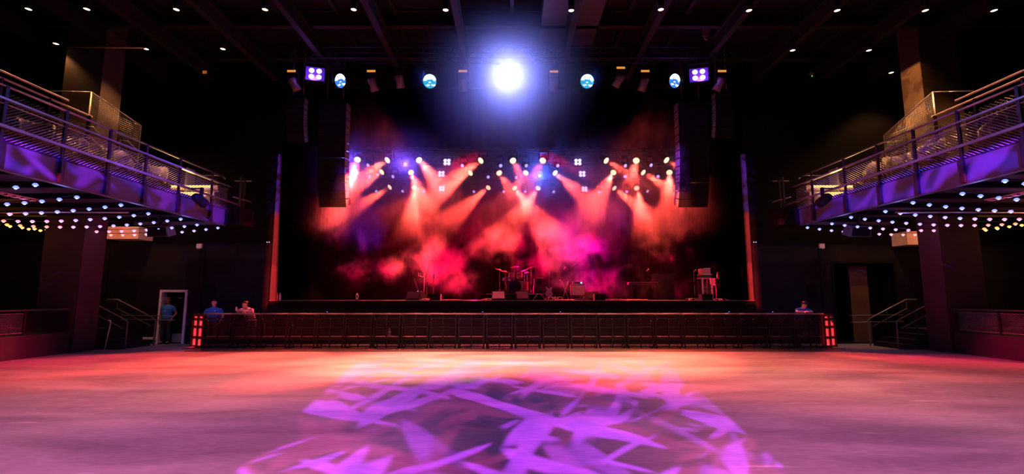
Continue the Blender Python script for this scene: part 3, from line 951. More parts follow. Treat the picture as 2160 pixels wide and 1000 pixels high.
# ------------------------------------------------------------------ balconies
XB = 10.2
FASC = mat('fascia_panel', (.08, .075, .08), .5, .1, scale=1.2, spec=.2)
UNDER = mat('soffit_black', (.035, .033, .04), .8, spec=.1)
RAILM = ALU
def diamond(mb, x, y0, y1, z0, z1, pitch, sx, thick=(.008, .003)):
    """expanded mesh in the plane x, strands at +-33 degrees"""
    sl = .65
    h = z1 - z0; run = h / sl
    for sgn, th in ((1, thick[0]), (-1, thick[1])):
        y = y0 - run
        while y < y1:
            a = [y, z0 if sgn > 0 else z1]; b = [y + run, z1 if sgn > 0 else z0]
            # clip to y0..y1
            def at(yy):
                return a[1] + (b[1] - a[1]) * (yy - a[0]) / (b[0] - a[0])
            ya, yb = max(a[0], y0), min(b[0], y1)
            if yb - ya > .02:
                mb.tube((x, ya, at(ya)), (x, yb, at(yb)), th, n=4)
            y += pitch
def balcony(s):
    side = 'door-side' if s < 0 else 'pillar-side'
    where = 'above the white door frame' if s < 0 else 'beside the warm-lit pillar'
    def bx(a, b, **k):
        xs = sorted((s * a[0], s * b[0]))
        return (xs[0], a[1], a[2]), (xs[1], b[1], b[2])
    def sb(name, a, b, m, label=None):
        return sbox(name, *bx(a, b), m, label)
    Y0, Y1 = 5.0, 17.0
    sb('balcony_floor', (XB + .02, Y0, 4.50), (20.95, Y1, 4.95), UNDER, 'dark balcony slab ' + where)
    f = MB()
    f.box(*bx((XB, Y0, 4.30), (XB + .06, Y1, 4.83)))
    f.box(*bx((XB - .02, Y0, 4.27), (XB + .1, Y1, 4.30)))
    f.box(*bx((XB + .0, Y1 - .06, 4.30), (XB + 3.2, Y1, 4.83)))
    struct('balcony_trim', f, FASC, 'pale steel fascia of the balcony %s, washed violet' % where)
    sb('balcony_riser_floor', (12.5, Y0, 4.95), (20.95, Y1 - .8, 5.6), UNDER)
    # joists under the slab
    for k in range(9):
        y = 6.2 + k * 1.3
        sb('balcony_beam', (XB + .1, y - .05, 4.36), (19.5, y + .05, 4.50), MATTE)
    # railing
    t = thing('balcony_railing', 'long steel railing with diamond mesh along the balcony ' + where, 'railing', (s * XB, 11, 4.3))
    def L(o):
        return under(o, t)
    posts = [5.6, 7.0, 8.25, 9.45] + [P(px, 300, 1).y for px in ()]
    ys = [6.6, 7.95, 9.3, 10.62, 11.85, 13.08, 14.45, 16.05]
    for y in ys:
        m = MB()
        m.box(*bx((XB - .05, y - .035, 4.30), (XB - .005, y + .035, 5.98)))
        m.box(*bx((XB - .09, y - .05, 4.30), (XB - .02, y + .05, 4.86)))
        L(m.link('post', STEEL, t))
    L(MB().tube((s * (XB - .02), Y0, 5.97), (s * (XB - .02), Y1 - .3, 5.97), .028).link('top_rail', RAILM, t))
    m = MB().box(*bx((XB - .09, Y0, 5.67), (XB + .02, Y1 + .1, 5.71)))
    L(m.link('drink_rail', RAILM, t))
    L(MB().tube((s * (XB - .03), Y0, 5.60), (s * (XB - .03), Y1, 5.60), .014).link('mesh_rail', RAILM, t))
    m = MB().box(*bx((XB - .12, Y0, 5.10), (XB - .05, Y1 + .55, 5.16)))
    L(m.link('lower_rail', RAILM, t))
    m = MB()
    diamond(m, s * (XB - .015), Y0 + 3, Y1, 4.86, 5.60, .105, s)
    L(m.link('mesh', ALU, t))
    # end return at the stage end, over the little landing
    e = thing('end_railing', 'open steel guard rail at the stage end of the balcony ' + where, 'railing', (s * 10.6, Y1 + .5, 4.95))
    sb('balcony_landing_floor', (9.7, Y1, 4.35), (12.6, Y1 + .95, 4.95), MATTE)
    def E_(o):
        return under(o, e)
    for x, y, zt in ((10.75, Y1 + .2, 6.05), (10.05, Y1 + .8, 6.15), (9.85, Y1 + .2, 6.1), (11.4, Y1 + .5, 6.2)):
        E_(MB().box((s * x - .03, y - .03, 4.95), (s * x + .03, y + .03, zt)).link('post', STEEL, e))
    for a, b in (((11.45, Y1 + .5, 6.22), (10.75, Y1 + .5, 6.22)), ((10.75, Y1 + .5, 6.22), (10.5, Y1 + .3, 6.05)), ((10.45, Y1 + .85, 6.1), (9.85, Y1 + .85, 6.1)), ((10.1, Y1 + .2, 5.35), (9.8, Y1 + .9, 5.3))):
        E_(MB().tube((s * a[0], a[1], a[2]), (s * b[0], b[1], b[2]), .025).link('rail', RAILM, e))
    # rear tier rails and mesh screen
    XR = 12.55
    r = thing('tier_railing', 'two warm-lit handrails with mesh behind the balcony seats ' + where, 'railing', (s * XR, 11.5, 5.6))
    ry = (7.5, 13.1)
    for z, y1 in ((7.27, 13.1), (7.10, 13.9)):
        under(MB().tube((s * XR, 7.5, z), (s * XR, y1, z), .03).link('rail', mat('lit_rail_tone', (.65, .55, .48), .4, .3), r), r)  # brighter rail colour stands in for warm light on the rear rails
    for k in range(6):
        y = 7.6 + k * 1.24
        under(MB().box(*bx((XR - .03, y - .03, 5.6), (XR + .03, y + .03, 7.1))).link('post', STEEL, r), r)
    for k in range(5):
        y = 7.6 + k * 1.24
        m = MB(); diamond(m, s * XR, y + .08, y + 1.16, 5.75, 6.8, .13, s, (.006, .006))
        under(m.link('mesh', ALU, r), r)
    w = thing('mesh_screen', 'tall sloping wire mesh screen at the stair of the balcony ' + where, 'screen', (s * 12.7, 14.9, 5.6))
    m = MB()
    pts = [(s * 13.9, 13.9, 7.9), (s * 12.7, 13.95, 7.9), (s * 12.65, 15.9, 7.55 if s < 0 else 7.2), (s * 12.65, 15.9, 5.6)]
    m.path(pts, .02)
    m.tube((s * 12.7, 13.95, 5.6), (s * 12.7, 13.95, 7.9), .02)
    under(m.link('frame', RAILM, w), w)
    m = MB()
    y = 14.0
    for i in range(40):
        yy = 13.97 + 1.93 * i / 39
        zt = 7.9 - (7.9 - (7.55 if s < 0 else 7.2)) * i / 39
        m.tube((s * 12.68, yy, 5.65), (s * 12.68, yy, zt), .004, n=4)
    for i in range(34):
        z = 5.65 + i * .065
        m.tube((s * 12.68, 13.97, z), (s * 12.68, 15.88 if z < (7.55 if s < 0 else 7.2) else 14.6, z), .004, n=4)
    under(m.link('wire', ALU, w), w)
    # stair handrails
    h = thing('stair_handrail', 'yellow-lit bent stair handrails on the balcony ' + where, 'handrail', (s * 11.3, 13.8, 4.95))
    for k, (ya, yb) in enumerate(((12.3, 13.2), (13.5, 14.6))):
        for zz in (0, -.32):
            under(MB().path([(s * 11.3, ya, 5.2), (s * 11.3, ya, 6.25 + zz), (s * 11.28, ya + .25, 6.3 + zz), (s * 11.25, yb, 5.9 + zz), (s * 11.25, yb, 5.0)], .02).link('rail', RAILM, h), h)
    # lit bar at the stage end
    b = thing('bar_counter', 'small glowing tiered bar counter at the end of the balcony ' + where, 'bar counter', (s * 10.95, Y1 - .45, 4.95))
    for k, (z, xa, xb) in enumerate(((.0, 10.55, 11.25), (.24, 10.45, 11.5), (.48, 10.35, 11.75))):
        under(MB().box(*bx((xa, Y1 - .7, 4.95 + z), (xb, Y1 - .25, 4.95 + z + .05))).link('shelf', CREAM, b), b)
        under(MB().box(*bx((xa + .03, Y1 - .72, 4.95 + z + .06), (xb - .03, Y1 - .70, 4.95 + z + .14))).link('light_strip', glow('bar_strip', (1, .60, .18), 2.2), b), b)
        under(MB().box(*bx((xa + .03, Y1 - .3, 4.95 + z + .05), (xb - .03, Y1 - .28, 4.95 + z + .24))).link('back_panel', CREAM, b), b)
    under(MB().box(*bx((11.2, Y1 - .72, 4.95), (11.26, Y1 - .3, 6.2))).link('post', RAILM, b), b)
    bulb_light((s * 11.0, Y1 - 1.0, 5.4), 26, (1, .5, .12), .15)
    # seats along the rail
    SEAT = mat('seat_vinyl', (.22, .17, .10), .5)
    t0 = None
    for k in range(7):
        y = 7.6 + k * 1.12 + (.5 if k > 3 else 0)
        if t0 is None:
            t0 = t = thing('tub_chair', 'x', 'chair')
            m = MB(); m.smooth = True
            rings = []
            for z, q in ((.42, .9), (.6, 1.), (.95, 1.06)):
                o_, i_ = [], []
                for j in range(13):
                    a = R(-20 + 220 * j / 12)
                    o_.append(Vector((math.cos(a) * .33 * q, math.sin(a) * .31 * q, z - (.16 if j in (0, 12) else .05 if j in (1, 11) else 0) * (z - .42) / .53)))
                    i_.append(Vector((math.cos(a) * .27 * q, math.sin(a) * .25 * q, o_[-1].z)))
                rings.append(o_ + i_[::-1])
            m.loft(rings)
            m.link('backrest', SEAT, t)
            MB().lathe([(.27, .36), (.3, .4), (.3, .46), (.26, .49), (.001, .49)], n=20).link('seat', SEAT, t)
            for a in (45, 135, 225, 315):
                MB().tube((math.cos(R(a)) * .2, math.sin(R(a)) * .2, .38), (math.cos(R(a)) * .27, math.sin(R(a)) * .27, 0), .016, .012).link('leg', STEEL, t)
        else:
            t = dup(t0)
        t.location = (s * 11.2, y, 4.951)
        t.rotation_euler = (0, 0, (-PI / 2 if s > 0 else PI / 2) + (k % 3 - 1) * .5)
        t['label'] = 'cream tub chair behind the rail of the %s balcony, %s' % (side, nth(k, 7, 'the hall end', 'the stage end'))
        t['group'] = 'cream tub chairs on the balconies'
    for k, y in enumerate((8.16, 10.4, 13.1)):
        tb = thing('drink_table', 'small round drink table among the tub chairs of the %s balcony, %s' % (side, ('at the hall end', 'in the middle', 'towards the stage')[k]), 'table', (s * 11.85, y, 4.951))
        MB().lathe([(.02, .70), (.3, .70), (.3, .73), (.001, .735)], n=20).link('tabletop', CREAM, tb)
        MB().lathe([(.2, 0), (.2, .015), (.025, .03), (.025, .7)], n=14).link('pedestal', STEEL, tb)
    # festoon strings
    random.seed(7)
    yk = [10.3, 11.5, 12.62, 13.82, 14.95, 16.0, 16.88] if s < 0 else [9.95, 11.1, 12.3, 13.45, 14.6, 15.75, 16.8]
    def shade(u):
        cols = [(0, (.16, .22, 1)), (.26, (.30, .24, 1)), (.40, (.70, .25, .9)), (.52, (1, .22, .45)), (.66, (1, .2, .12)), (.85, (1, .33, .06)), (1, (1, .45, .06))]
        for (a, ca), (b_, cb) in zip(cols, cols[1:]):
            if u <= b_:
                k = (u - a) / (b_ - a)
                return tuple(ca[i] + (cb[i] - ca[i]) * k for i in range(3))
        return cols[-1][1]
    protos = {}
    for k, y in enumerate(yk):
        n = 17
        xa, xb = XB + .12, XB + 7.2
        fs = thing('festoon_string', 'sagging string of coloured bulbs under the %s balcony, %s' % (side, nth(k, 7, 'the hall end', 'the stage end')), 'string lights', (s * xa, y, 4.3), group='bulb strings under the balconies')
        pts = []
        for j in range(40):
            u = j / 39
            pts.append((s * (u * (xb - xa)), 0, -.06 - .26 * (1 - (2 * u - 1) ** 2)))
        MB().path(pts, .008, n=5).link('cable', BLACK, fs)
        jit = ((k * .5) % 1) * .0
        for j in range(n):
            u = (j + .12 + .4 * (k % 2)) / n
            x = u * (xb - xa); z = -.06 - .26 * (1 - (2 * u - 1) ** 2)
            cidx = min(11, max(0, int((u * .95 + (k - 3) * .045) * 12)))
            key = (cidx)
            if key not in protos:
                c = shade(cidx / 11.)
                hot = tuple(min(1, .28 + .72 * q) for q in c)
                hot = (max(hot[0], .4), max(hot[1], .34), hot[2])
                m = MB()
                m.use(glow('bulb_core_%d' % cidx, hot, 2.8))
                m.ball((0, 0, -.078), (.031, .031, .026), 10, 6)
                m.use(glow('bulb_bloom_%d' % cidx, c, 2.2))  # glowing collar added for the coloured bloom around each bulb
                m.lathe([(.026, -.02), (.05, -.045), (.056, -.066), (.045, -.074)], n=12)
                m.use(BLACK).lathe([(.02, .0), (.022, -.035)], n=8)
                o = m.link('bulb', None, fs)
                protos[key] = o
            else:
                o = protos[key].copy(); C.objects.link(o); o.parent = fs
            o.location = (s * x, 0, z)
    for (u, kk, wq) in ((.10, 1, 5), (.10, 3, 5), (.10, 5, 5), (.38, 2, 5), (.38, 5, 4), (.62, 3, 6), (.62, 6, 6), (.9, 4, 7), (.9, 6, 7)):
        bulb_light((s * (XB + u * 7.2), yk[kk] - .02, 3.92), wq * 2.6, shade(min(1, u + .04)), .12)
    # speaker hung under the balcony and a lamp head on the fascia
    p = P(340 if s < 0 else 1808, 487, 16.2)
    sp_ = thing('hanging_speaker', 'dark wedge loudspeaker hung under the stage end of the %s balcony' % side, 'loudspeaker', (p.x, 16.2, p.z))
    sp_.rotation_euler = (R(18), 0, 0)
    MB().prism([(-.36, -.17), (.36, -.17), (.3, .2), (-.3, .2)], -.2, .2).link('body', mat('speaker_black', (.05, .05, .055), .5), sp_)
    MB().box((-.3, -.215, -.14), (.3, -.2, .16)).link('grille', MATTE, sp_)
    MB().box((-.04, -.04, .2), (.04, .04, 4.5 - p.z)).link('bracket', STEEL, sp_)
    p = P(413 if s < 0 else 1742, 438, 14.6)
    fx = thing('hanging_fascia_spotlight', 'black lamp head on a bracket in front of the %s balcony fascia' % side, 'lamp', (s * (XB - .45), 14.9, 4.75))
    MB().lathe([(.08, .28), (.14, .2), (.15, -.16), (.12, -.2)], Matrix.Rotation(R(62), 4, 'X') @ Matrix.Rotation(.3 * s, 4, 'Y'), n=16).link('head', BLACK, fx)
    MB().box(*sorted([(-.04, -.04, .12), (.04, .04, .42)])).link('yoke', BLACK, fx)
    MB().tube((0, 0, .39), (s * .4, 0, .39), .022).link('arm', STEEL, fx)
    # pipe under the balcony
    o = MB().tube((s * (XB + .5), 13.3, 4.1), (s * (XB + 4.5), 13.3, 4.1), .025).link('hanging_pipe', GALV)
    props(o, 'pale lighting pipe hung under the %s balcony' % side, 'pipe')
    # duct cover in the corner
    if s > 0:
        a, b_ = P(1912, 488, 17.9), P(1969, 516, 17.9)
    else:
        a, b_ = P(228, 478, 17.9), P(291, 504, 17.9)
    o = MB().box((a.x, 17.9, b_.z), (b_.x, 18.65, a.z)).link('wall_duct', CREAM)
    props(o, 'pale boxed duct glowing peach under the %s balcony' % side, 'duct')
    bulb_light(((a.x + b_.x) / 2, 17.3, b_.z + .35), 5, (1, .25, .1) if s > 0 else (1, .1, .1), .1)
    # red cable tray under the slab
    ct = MB()
    for k in range(26):
        y = 7.2 + k * .2
        ct.box((s * 12.4 - .07, y, 4.22), (s * 12.4 + .07, y + .12, 4.26))
    ct.box((s * 12.4 - .08, 7.2, 4.26), (s * 12.4 + .08, 12.4, 4.28))
    o = ct.link('hanging_cable_tray', mat('cable_tray', (.6, .25, .2), .5))
    props(o, 'red-lit slatted cable tray under the %s balcony' % side, 'cable tray')
    bulb_light((s * 12.4, 9.0, 4.0), 3, (1, .12, .06), .1)

    # --------------------------------------------------------------- floor level
    # square pillar
    sb('pillar', (13.9, 15.6, 0), (15.2, 16.45, 11.5), mat('pillar_paint', (.05, .036, .034), .75, scale=2, bump=.08, spec=.2), 'broad square pillar ' + ('near the white door frame' if s < 0 else 'with warm light near its top'))
    # raised side platform
    sb('platform_floor', (14.0, 4, 0), (20.95, 15.58, .66), mat('platform_paint', (.015, .013, .015), .6), 'low dark raised platform along the %s wall' % side)
    t = thing('platform_railing', 'low railing with diamond mesh on the platform under the %s balcony' % side, 'railing', (s * 14.03, 12, .66))
    under(MB().path([(s * 14.03, 7.5, 1.37), (s * 14.03, 15.5, 1.37)], .028).link('top_rail', RAILM, t), t)
    ys = (15.45, 14.1, 12.75, 11.4, 10.0, 8.6)
    for y in ys:
        under(MB().box(*bx((14.0, y - .03, .66), (14.05, y + .03, 1.36))).link('post', STEEL, t), t)
    for i, (ya, yb) in enumerate(zip(ys[1:], ys)):
        if s < 0 and i == 0:
            under(MB().box(*bx((14.02, ya + .04, .74), (14.04, yb - .04, 1.28))).link('solid_panel', MATTE, t), t)
        else:
            m = MB(); diamond(m, s * 14.03, ya + .04, yb - .04, .74, 1.28, .075, s, (.006, .006))
            m.box(*bx((14.02, ya + .03, .72), (14.04, yb - .03, .745))).box(*bx((14.02, ya + .03, 1.27), (14.04, yb - .03, 1.295)))
            under(m.link('mesh', ALU, t), t)
    o = MB().tube((s * 17.2, 7.5, 1.62), (s * 17.2, 15.5, 1.62), .03).link('wall_handrail', RAILM)
    props(o, 'plain red-lit handrail farther back on the %s platform' % side, 'handrail')
    # steps up to the platform behind the pillar
    st = MB()
    for k in range(4):
        st.box(*bx((13.2 + .3 * k, 16.6, 0), (13.2 + .3 * (k + 1), 18.0, .165 * (k + 1))))
    st.box(*bx((14.4, 16.6, 0), (20.9, 18.0, .66)))
    o = struct('floor_steps', st, mat('step_paint', (.015, .013, .015), .6), 'dark steps beside the pillar on the %s' % side)
    h = thing('step_handrail', 'sloping red-lit handrails on the steps by the %s pillar' % side, 'handrail', (s * 13.6, 17.2, 0))
    for y, dz in ((16.65, 0), (17.95, 0)):
        under(MB().path([(s * 13.05, y, 0.0), (s * 13.05, y, .93), (s * 13.2, y, 1.02), (s * 14.5, y, 1.66), (s * 14.9, y, 1.66)], .028 if y > 17 else .022).link('rail', RAILM, h), h)
        under(MB().tube((s * 13.2, y, .7), (s * 14.5, y, 1.34), .016).link('mid_rail', RAILM, h), h)
        for x, z0, z1 in ((13.75, .33, 1.28), (14.5, .66, 1.65)):
            under(MB().tube((s * x, y, z0), (s * x, y, z1), .018).link('post', STEEL, h), h)
    for z in (1.08, .93) if s < 0 else (1.1, .85):
        under(MB().tube((s * 14.6, 18.3, z), (s * 12.6, 18.3, z - .03), .016).link('wall_rail', RAILM, h), h)
balcony(-1)
balcony(1)
o = MB().path([(-13.62, 16.5, 0), (-13.5, 16.5, .9), (-13.52, 16.5, .97), (-13.6, 16.5, .98)], .018).link('floor_pole', WHITE)
props(o, 'thin pale pole with a bent top standing beside the door-side pillar', 'pole')
# end of the upper hall: dark boxes hung in the roof
for px, py, lab in ((434, 154, 'small amber box light high above the door-side balcony'), (1710, 158, 'small box with a green pin light high above the pillar-side balcony')):
    p = P(px, py, 16.8)
    t = thing('hanging_box_light', lab, 'light', p)
    MB().box((-.09, -.06, -.07), (.09, .06, .07)).link('housing', BLACK, t)
    MB().box((-.075, -.07, -.055), (.075, -.06, .055)).link('lens', glow('dim_amber', (.6, .14, .04), .55) if px < 900 else mat('box_face', (.2, .1, .05), .5), t)
    if px > 900:
        MB().ball((0, -.075, -.08), .02).link('pilot', glow('green_pin', (.1, .9, .4), 1.2), t)
    MB().tube((0, 0, .07), (0, 0, 11.4 - p.z), .012).link('stem', BLACK, t)
# ------------------------------------------------------------------ gear on the stage
TOLEX = mat('tolex', (.03, .028, .03), .7)
WEDGE = mat('wedge_dim_light', (.16, .08, .08), .6)  # dim copy of the grille: dull red light put into the colour
RED_DRUM = mat('drum_shell', (.35, .05, .08), .3)
SKIN = mat('drum_skin', (.55, .5, .5), .5)
BRASS = mat('cymbal_brass', (.7, .5, .2), .25, 1.)
def on(px, Y, z=ZS):
    q = P(px, 600, Y)
    sc_ = Y * CS + (z - H) * SN
    return Vector(((px - 1080) / F * sc_, Y, z))
def mat_at(p, rz=0):
    return tuple(p), (0, 0, rz)

# black front-fill boxes along the stage lip
for i, (px, nm) in enumerate(((919, 'in front of the microphone stands'), (1079, 'between the two orange-red wedges'), (1264, 'to the side of the silver amplifier'), (1489, 'in front of the tall equipment rack'))):
    p = on(px, 18.62)
    t = thing('front_fill_speaker', 'black box loudspeaker on the stage lip, ' + nm, 'loudspeaker', p, group='front fill speakers on the stage lip')
    MB().box((-.195, -.16, 0), (.195, .22, .235)).link('cabinet', mat('fill_side', (.20, .18, .18), .5), t)
    MB().box((-.2, -.175, 0), (.2, -.16, .24)).link('grille', MATTE, t)
    MB().box((-.06, .0, .235), (.06, .06, .25)).link('handle', BLACK, t)

def wedge(label, px, Y, w, rz, m):
    t = thing('floor_monitor', label, 'loudspeaker', on(px, Y), (0, 0, rz), 'wedge monitors on the stage')
    c = MB()
    prof = [(-.24, 0), (.26, 0), (.26, .2), (.12, .34), (-.1, .33), (-.24, .06)]
    M = Matrix.Rotation(PI / 2, 4, 'Z')
    c.prism([(a, b) for a, b in prof], -w / 2, w / 2, M)
    c.link('cabinet', TOLEX, t)
    # grille on the sloped side that faces the player, seen from the back here as the lit sloping face
    g = MB()
    y0, z0, y1, z1 = .262, .0, .1, .30
    g.loft([[Vector((-w / 2 + .01, -.255, .065)), Vector((w / 2 - .01, -.255, .065)), Vector((w / 2 - .01, -.265, .08)), Vector((-w / 2 + .01, -.265, .08))],
            [Vector((-w / 2 + .035, -.105, .335)), Vector((w / 2 - .035, -.105, .335)), Vector((w / 2 - .035, -.125, .34)), Vector((-w / 2 + .035, -.125, .34))]][::-1])
    g.link('grille', m, t)
    return t
wedge('wedge floor monitor with top coloured as bright orange-lit, nearer the microphone stands', 1051, 18.95, .5, .06, mat('wedge_bright_light', (.6, .45, .4), .55))  # lit copy of the grille, bright light put into the colour
wedge('wedge floor monitor with top coloured dull red for dim light, in front of the drum kit', 1101, 18.95, .5, -.06, WEDGE)
t = wedge('dark wedge floor monitor with a small violet light, beside the microphone stands', 877, 19.2, .62, -.4, TOLEX)
MB().ball((.1, -.02, .345), .022).link('pilot_light', glow('violet_pilot', (.3, .25, 1), 2.5), t)
t = wedge('small wedge floor monitor behind the front fill speaker, lit red at its edge', 1249, 19.3, .46, .3, TOLEX)

# small pale sign-like floor light at the stage lip
t = thing('floor_light', 'small oval orange-lit floor light alone on the stage lip', 'light', on(753, 18.6))
MB().ball((0, 0, .14), (.055, .03, .14), 14, 10).link('body', mat('pale_plastic', (.75, .6, .5), .4), t)
MB().box((-.05, -.04, 0), (.05, .04, .03)).link('base', MATTE, t)
MB().ball((0, -.025, .15), (.025, .012, .06)).link('slot', MATTE, t)
# bottles by the portal trim
for px, nm in ((583, 'next to the trim'), (590, 'farther from the trim')):
    bottle('clear water bottle on the stage edge by the tapered pale trim, ' + nm, tuple(on(px, 18.7)), 1.25)

def mic_stand(label, px, Y, h, boom=None, rz=0., straight=True):
    t = thing('microphone_stand', label, 'microphone stand', on(px, Y), (0, 0, rz))
    if straight:
        MB().lathe([(.14, 0), (.14, .02), (.03, .035), (.012, .04)], n=20).link('base', BLACK, t)
    else:
        for k in range(3):
            a = 2 * PI * k / 3 + .4
            MB().tube((0, 0, .12), (math.cos(a) * .3, math.sin(a) * .3, 0.01), .011).link('leg', STEEL, t)
    MB().tube((0, 0, .02), (0, 0, h), .011).link('pole', CHROME if straight else STEEL, t)
    MB().lathe([(.018, h * .55), (.02, h * .6), (.018, h * .65)], n=10).link('clutch', BLACK, t)
    tip = Vector((0, 0, h))
    if boom:
        e = Vector((boom[0], 0, h + boom[1]))
        MB().tube(Vector((-boom[0] * .25, 0, h - boom[1] * .25)), e, .009).link('boom', STEEL, t)
        tip = e
    d = Vector((.03, -.1, .05)).normalized()
    m = MB().tube(tip, tip + d * .13, .012, .018)
    m.ball(tip + d * .15, .03)
    m.link('microphone', GALV, t)
    return t
mic_stand('straight microphone stand, tallest of those beside the dark wedge monitor', 914, 19.4, 1.55)
mic_stand('microphone stand with tilted boom, beside the tallest one', 900, 19.8, 1.1, (.09, .42))
mic_stand('boom microphone stand on tripod legs beside the silver amplifier', 1209, 20.2, .95, (-.36, .34), 0, False)
mic_stand('dim boom microphone stand at the keyboard', 1376, 21.0, 1.0, (-.2, .25), 0, False)
mic_stand('dim short microphone stand beside the tall equipment rack', 1466, 19.6, 1.15, None, 0, True)
# multi guitar rack
t = thing('guitar_rack', 'pale multi-arm guitar stand beside the microphone stands', 'guitar stand', on(894, 19.5))
MB().tube((0, 0, .1), (0, 0, 1.12), .02).link('pole', mat('stand_pale', (.7, .6, .55), .35, .5), t)
MB().path([(0, 0, .95), (-.1, 0, .93), (-.24, 0, .98), (-.24, 0, 1.1)], .014).link('arm', GALV, t)
MB().path([(-.1, 0, .94), (-.17, 0, .98), (-.17, 0, 1.08)], .012).link('arm', GALV, t)
for a in (60, 180, 300):
    MB().tube((0, 0, .16), (math.cos(R(a)) * .28, math.sin(R(a)) * .28, .01), .014).link('leg', STEEL, t)
t = thing('tilted_guitar', 'dark guitar leaning on the multi-arm stand, lit at its edge', 'guitar', on(889, 19.45), (0, R(-20), 0))
def guitar_parts(t, m, sc=1.):
    out = [(0, .0), (.13, .02), (.175, .1), (.15, .19), (.1, .25), (.12, .33), (.14, .42), (.1, .44), (.05, .38), (-.05, .38), (-.12, .47), (-.15, .4), (-.115, .31), (-.1, .25), (-.155, .18), (-.175, .1), (-.13, .02)]
    MB().prism([(x * sc, z * sc) for x, z in out], -.025, .025).link('body', m, t)
    MB().box((-.028 * sc, -.04, .36 * sc), (.028 * sc, -.012, .95 * sc)).link('neck', mat('rosewood', (.12, .06, .05), .5), t)
    MB().prism([(-.03 * sc, .95 * sc), (.03 * sc, .95 * sc), (.05 * sc, 1.08 * sc), (-.02 * sc, 1.12 * sc)], -.035, -.01).link('headstock', m, t)
    p_ = MB()
    for z in (.12, .19, .26):
        p_.box((-.045 * sc, -.032, z * sc), (.045 * sc, -.025, (z + .03) * sc))
    p_.link('pickup', GALV, t)
guitar_parts(t, TOLEX, .85)
t = thing('electric_guitar', 'electric guitar with violet-grey body upright beside the cable heap', 'guitar', on(1158, 20.0, ZS + .14), (R(8), 0, R(4)))
guitar_parts(t, mat('guitar_lacquer', (.45, .38, .48), .3), .92)
t = thing('guitar_stand', 'low black stand that carries the violet-grey guitar', 'guitar stand', on(1158, 20.12))
for s in (-1, 1):
    MB().tube((0, .12, .5), (s * .2, 0.0, .01), .012).link('leg', STEEL, t)
    MB().tube((s * .1, -.16, .13), (s * .1, .05, .13), .012).link('cradle', STEEL, t)
MB().tube((0, .12, .5), (0, .35, .01), .012).link('leg', STEEL, t)

# drum riser and kit
RY = 20.9
rc = on(1085, RY)
o = MB().box((rc.x - 1.15, RY - .9, ZS), (rc.x + 1.2, RY + 1.3, ZS + .27)).use(GALV).box((rc.x - 1.16, RY - .91, ZS + .235), (rc.x + 1.21, RY - .9, ZS + .265))
o.mats = [MATTE, GALV]; o.m = [0] * 6 + [1] * 6
o = o.link('drum_riser'); props(o, 'low black drum riser with a pale front edge', 'drum riser')
ZR = ZS + .271
def rz_(px, Y):
    return on(px, Y, ZR)
def drum(name, label, c, r, dpt, M, m, group=None):
    t = thing(name, label, 'drum', c)
    MB().lathe([(r, 0), (r, dpt)], M, n=28, cap=False).link('shell', m, t)
    MB().lathe([(r * .985, 0.004), (.001, .003)], M, n=28).link('batter_head', SKIN, t)
    MB().lathe([(r * .985, dpt - .004), (.001, dpt - .003)], M, n=28).link('resonant_head', TOLEX, t)
    for z in (0, dpt - .02):
        MB().lathe([(r + .004, z), (r + .014, z), (r + .014, z + .02), (r + .004, z + .02)], M, n=28).link('hoop', CHROME, t)
    lg = MB()
    for k in range(8):
        a = 2 * PI * k / 8
        q = [M @ Vector((math.cos(a) * (r + .008), math.sin(a) * (r + .008), z)) for z in (.01, dpt - .01)]
        lg.tube(q[0], q[1], .006, n=5)
    lg.link('lug', CHROME, t)
    return t
kick_c = rz_(1086, RY - .2)
MY = Matrix.Rotation(PI / 2, 4, 'X')
t = drum('bass_drum', 'large bass drum with dark front head at the middle of the riser', kick_c + Vector((0, .2, .29)), .28, .42, MY @ Matrix.Translation((0, 0, -.0)), RED_DRUM)
for s in (-1, 1):
    MB().tube((s * .26, -.1, -.1), (s * .36, -.2, -.285), .01).link('spur', CHROME, t)
for px, nm in ((1079, 'nearer the microphone stands'), (1096, 'nearer the violet-grey guitar')):
    c = rz_(px, RY - .25) + Vector((0, 0, .66))
    t = drum('tom_drum', 'small mounted tom drum, ' + nm, c, .12, .2, Matrix.Rotation(R(-18), 4, 'X'), RED_DRUM)
    MB().tube((0, .1, 0), (0, .2, -.36), .014).link('mount_arm', CHROME, t)
c = rz_(1104, RY - .05) + Vector((0, 0, .12))
t = drum('floor_tom', 'floor tom drum on three chrome legs', c, .2, .4, Matrix.Identity(4), RED_DRUM)
for k in range(3):
    a = 2 * PI * k / 3
    MB().tube((math.cos(a) * .22, math.sin(a) * .22, .3), (math.cos(a) * .24, math.sin(a) * .24, -.119), .01).link('leg', CHROME, t)
c = rz_(1068, RY - .1) + Vector((0, 0, .55))
t = drum('snare_drum', 'shallow chrome snare drum on its stand', c, .17, .13, Matrix.Identity(4), CHROME)
for k in range(3):
    a = 2 * PI * k / 3 + .5
    MB().path([(math.cos(a) * .15, math.sin(a) * .15, .0), (0, 0, -.2), (math.cos(a) * .24, math.sin(a) * .24, -.549)], .009).link('leg', CHROME, t)
def cymbal(label, px, Y, h, r, tilt, pole=.014):
    b = rz_(px, Y)
    t = thing('cymbal_stand', label, 'cymbal', b)
    MB().tube((0, 0, .06), (0, 0, h), pole).link('pole', CHROME, t)
    for k in range(3):
        a = 2 * PI * k / 3 + .5
        MB().tube((0, 0, .2), (math.cos(a) * .2, math.sin(a) * .2, .008), .009).link('leg', CHROME, t)
    if r:
        M = Matrix.Translation((0, 0, h)) @ Matrix.Rotation(tilt, 4, 'Y')
        MB().lathe([(r, -.01), (r * .5, .012), (r * .2, .022), (r * .17, .045), (.001, .05)], M, n=32).link('cymbal', BRASS, t)
    return t
cymbal('wide tilted crash cymbal on the stand at the microphone side of the kit', 1054, RY - .2, 1.0, .28, .35)
cymbal('small high cymbal on the stand beside the snare drum', 1066, RY - .3, .93, .2, .3)
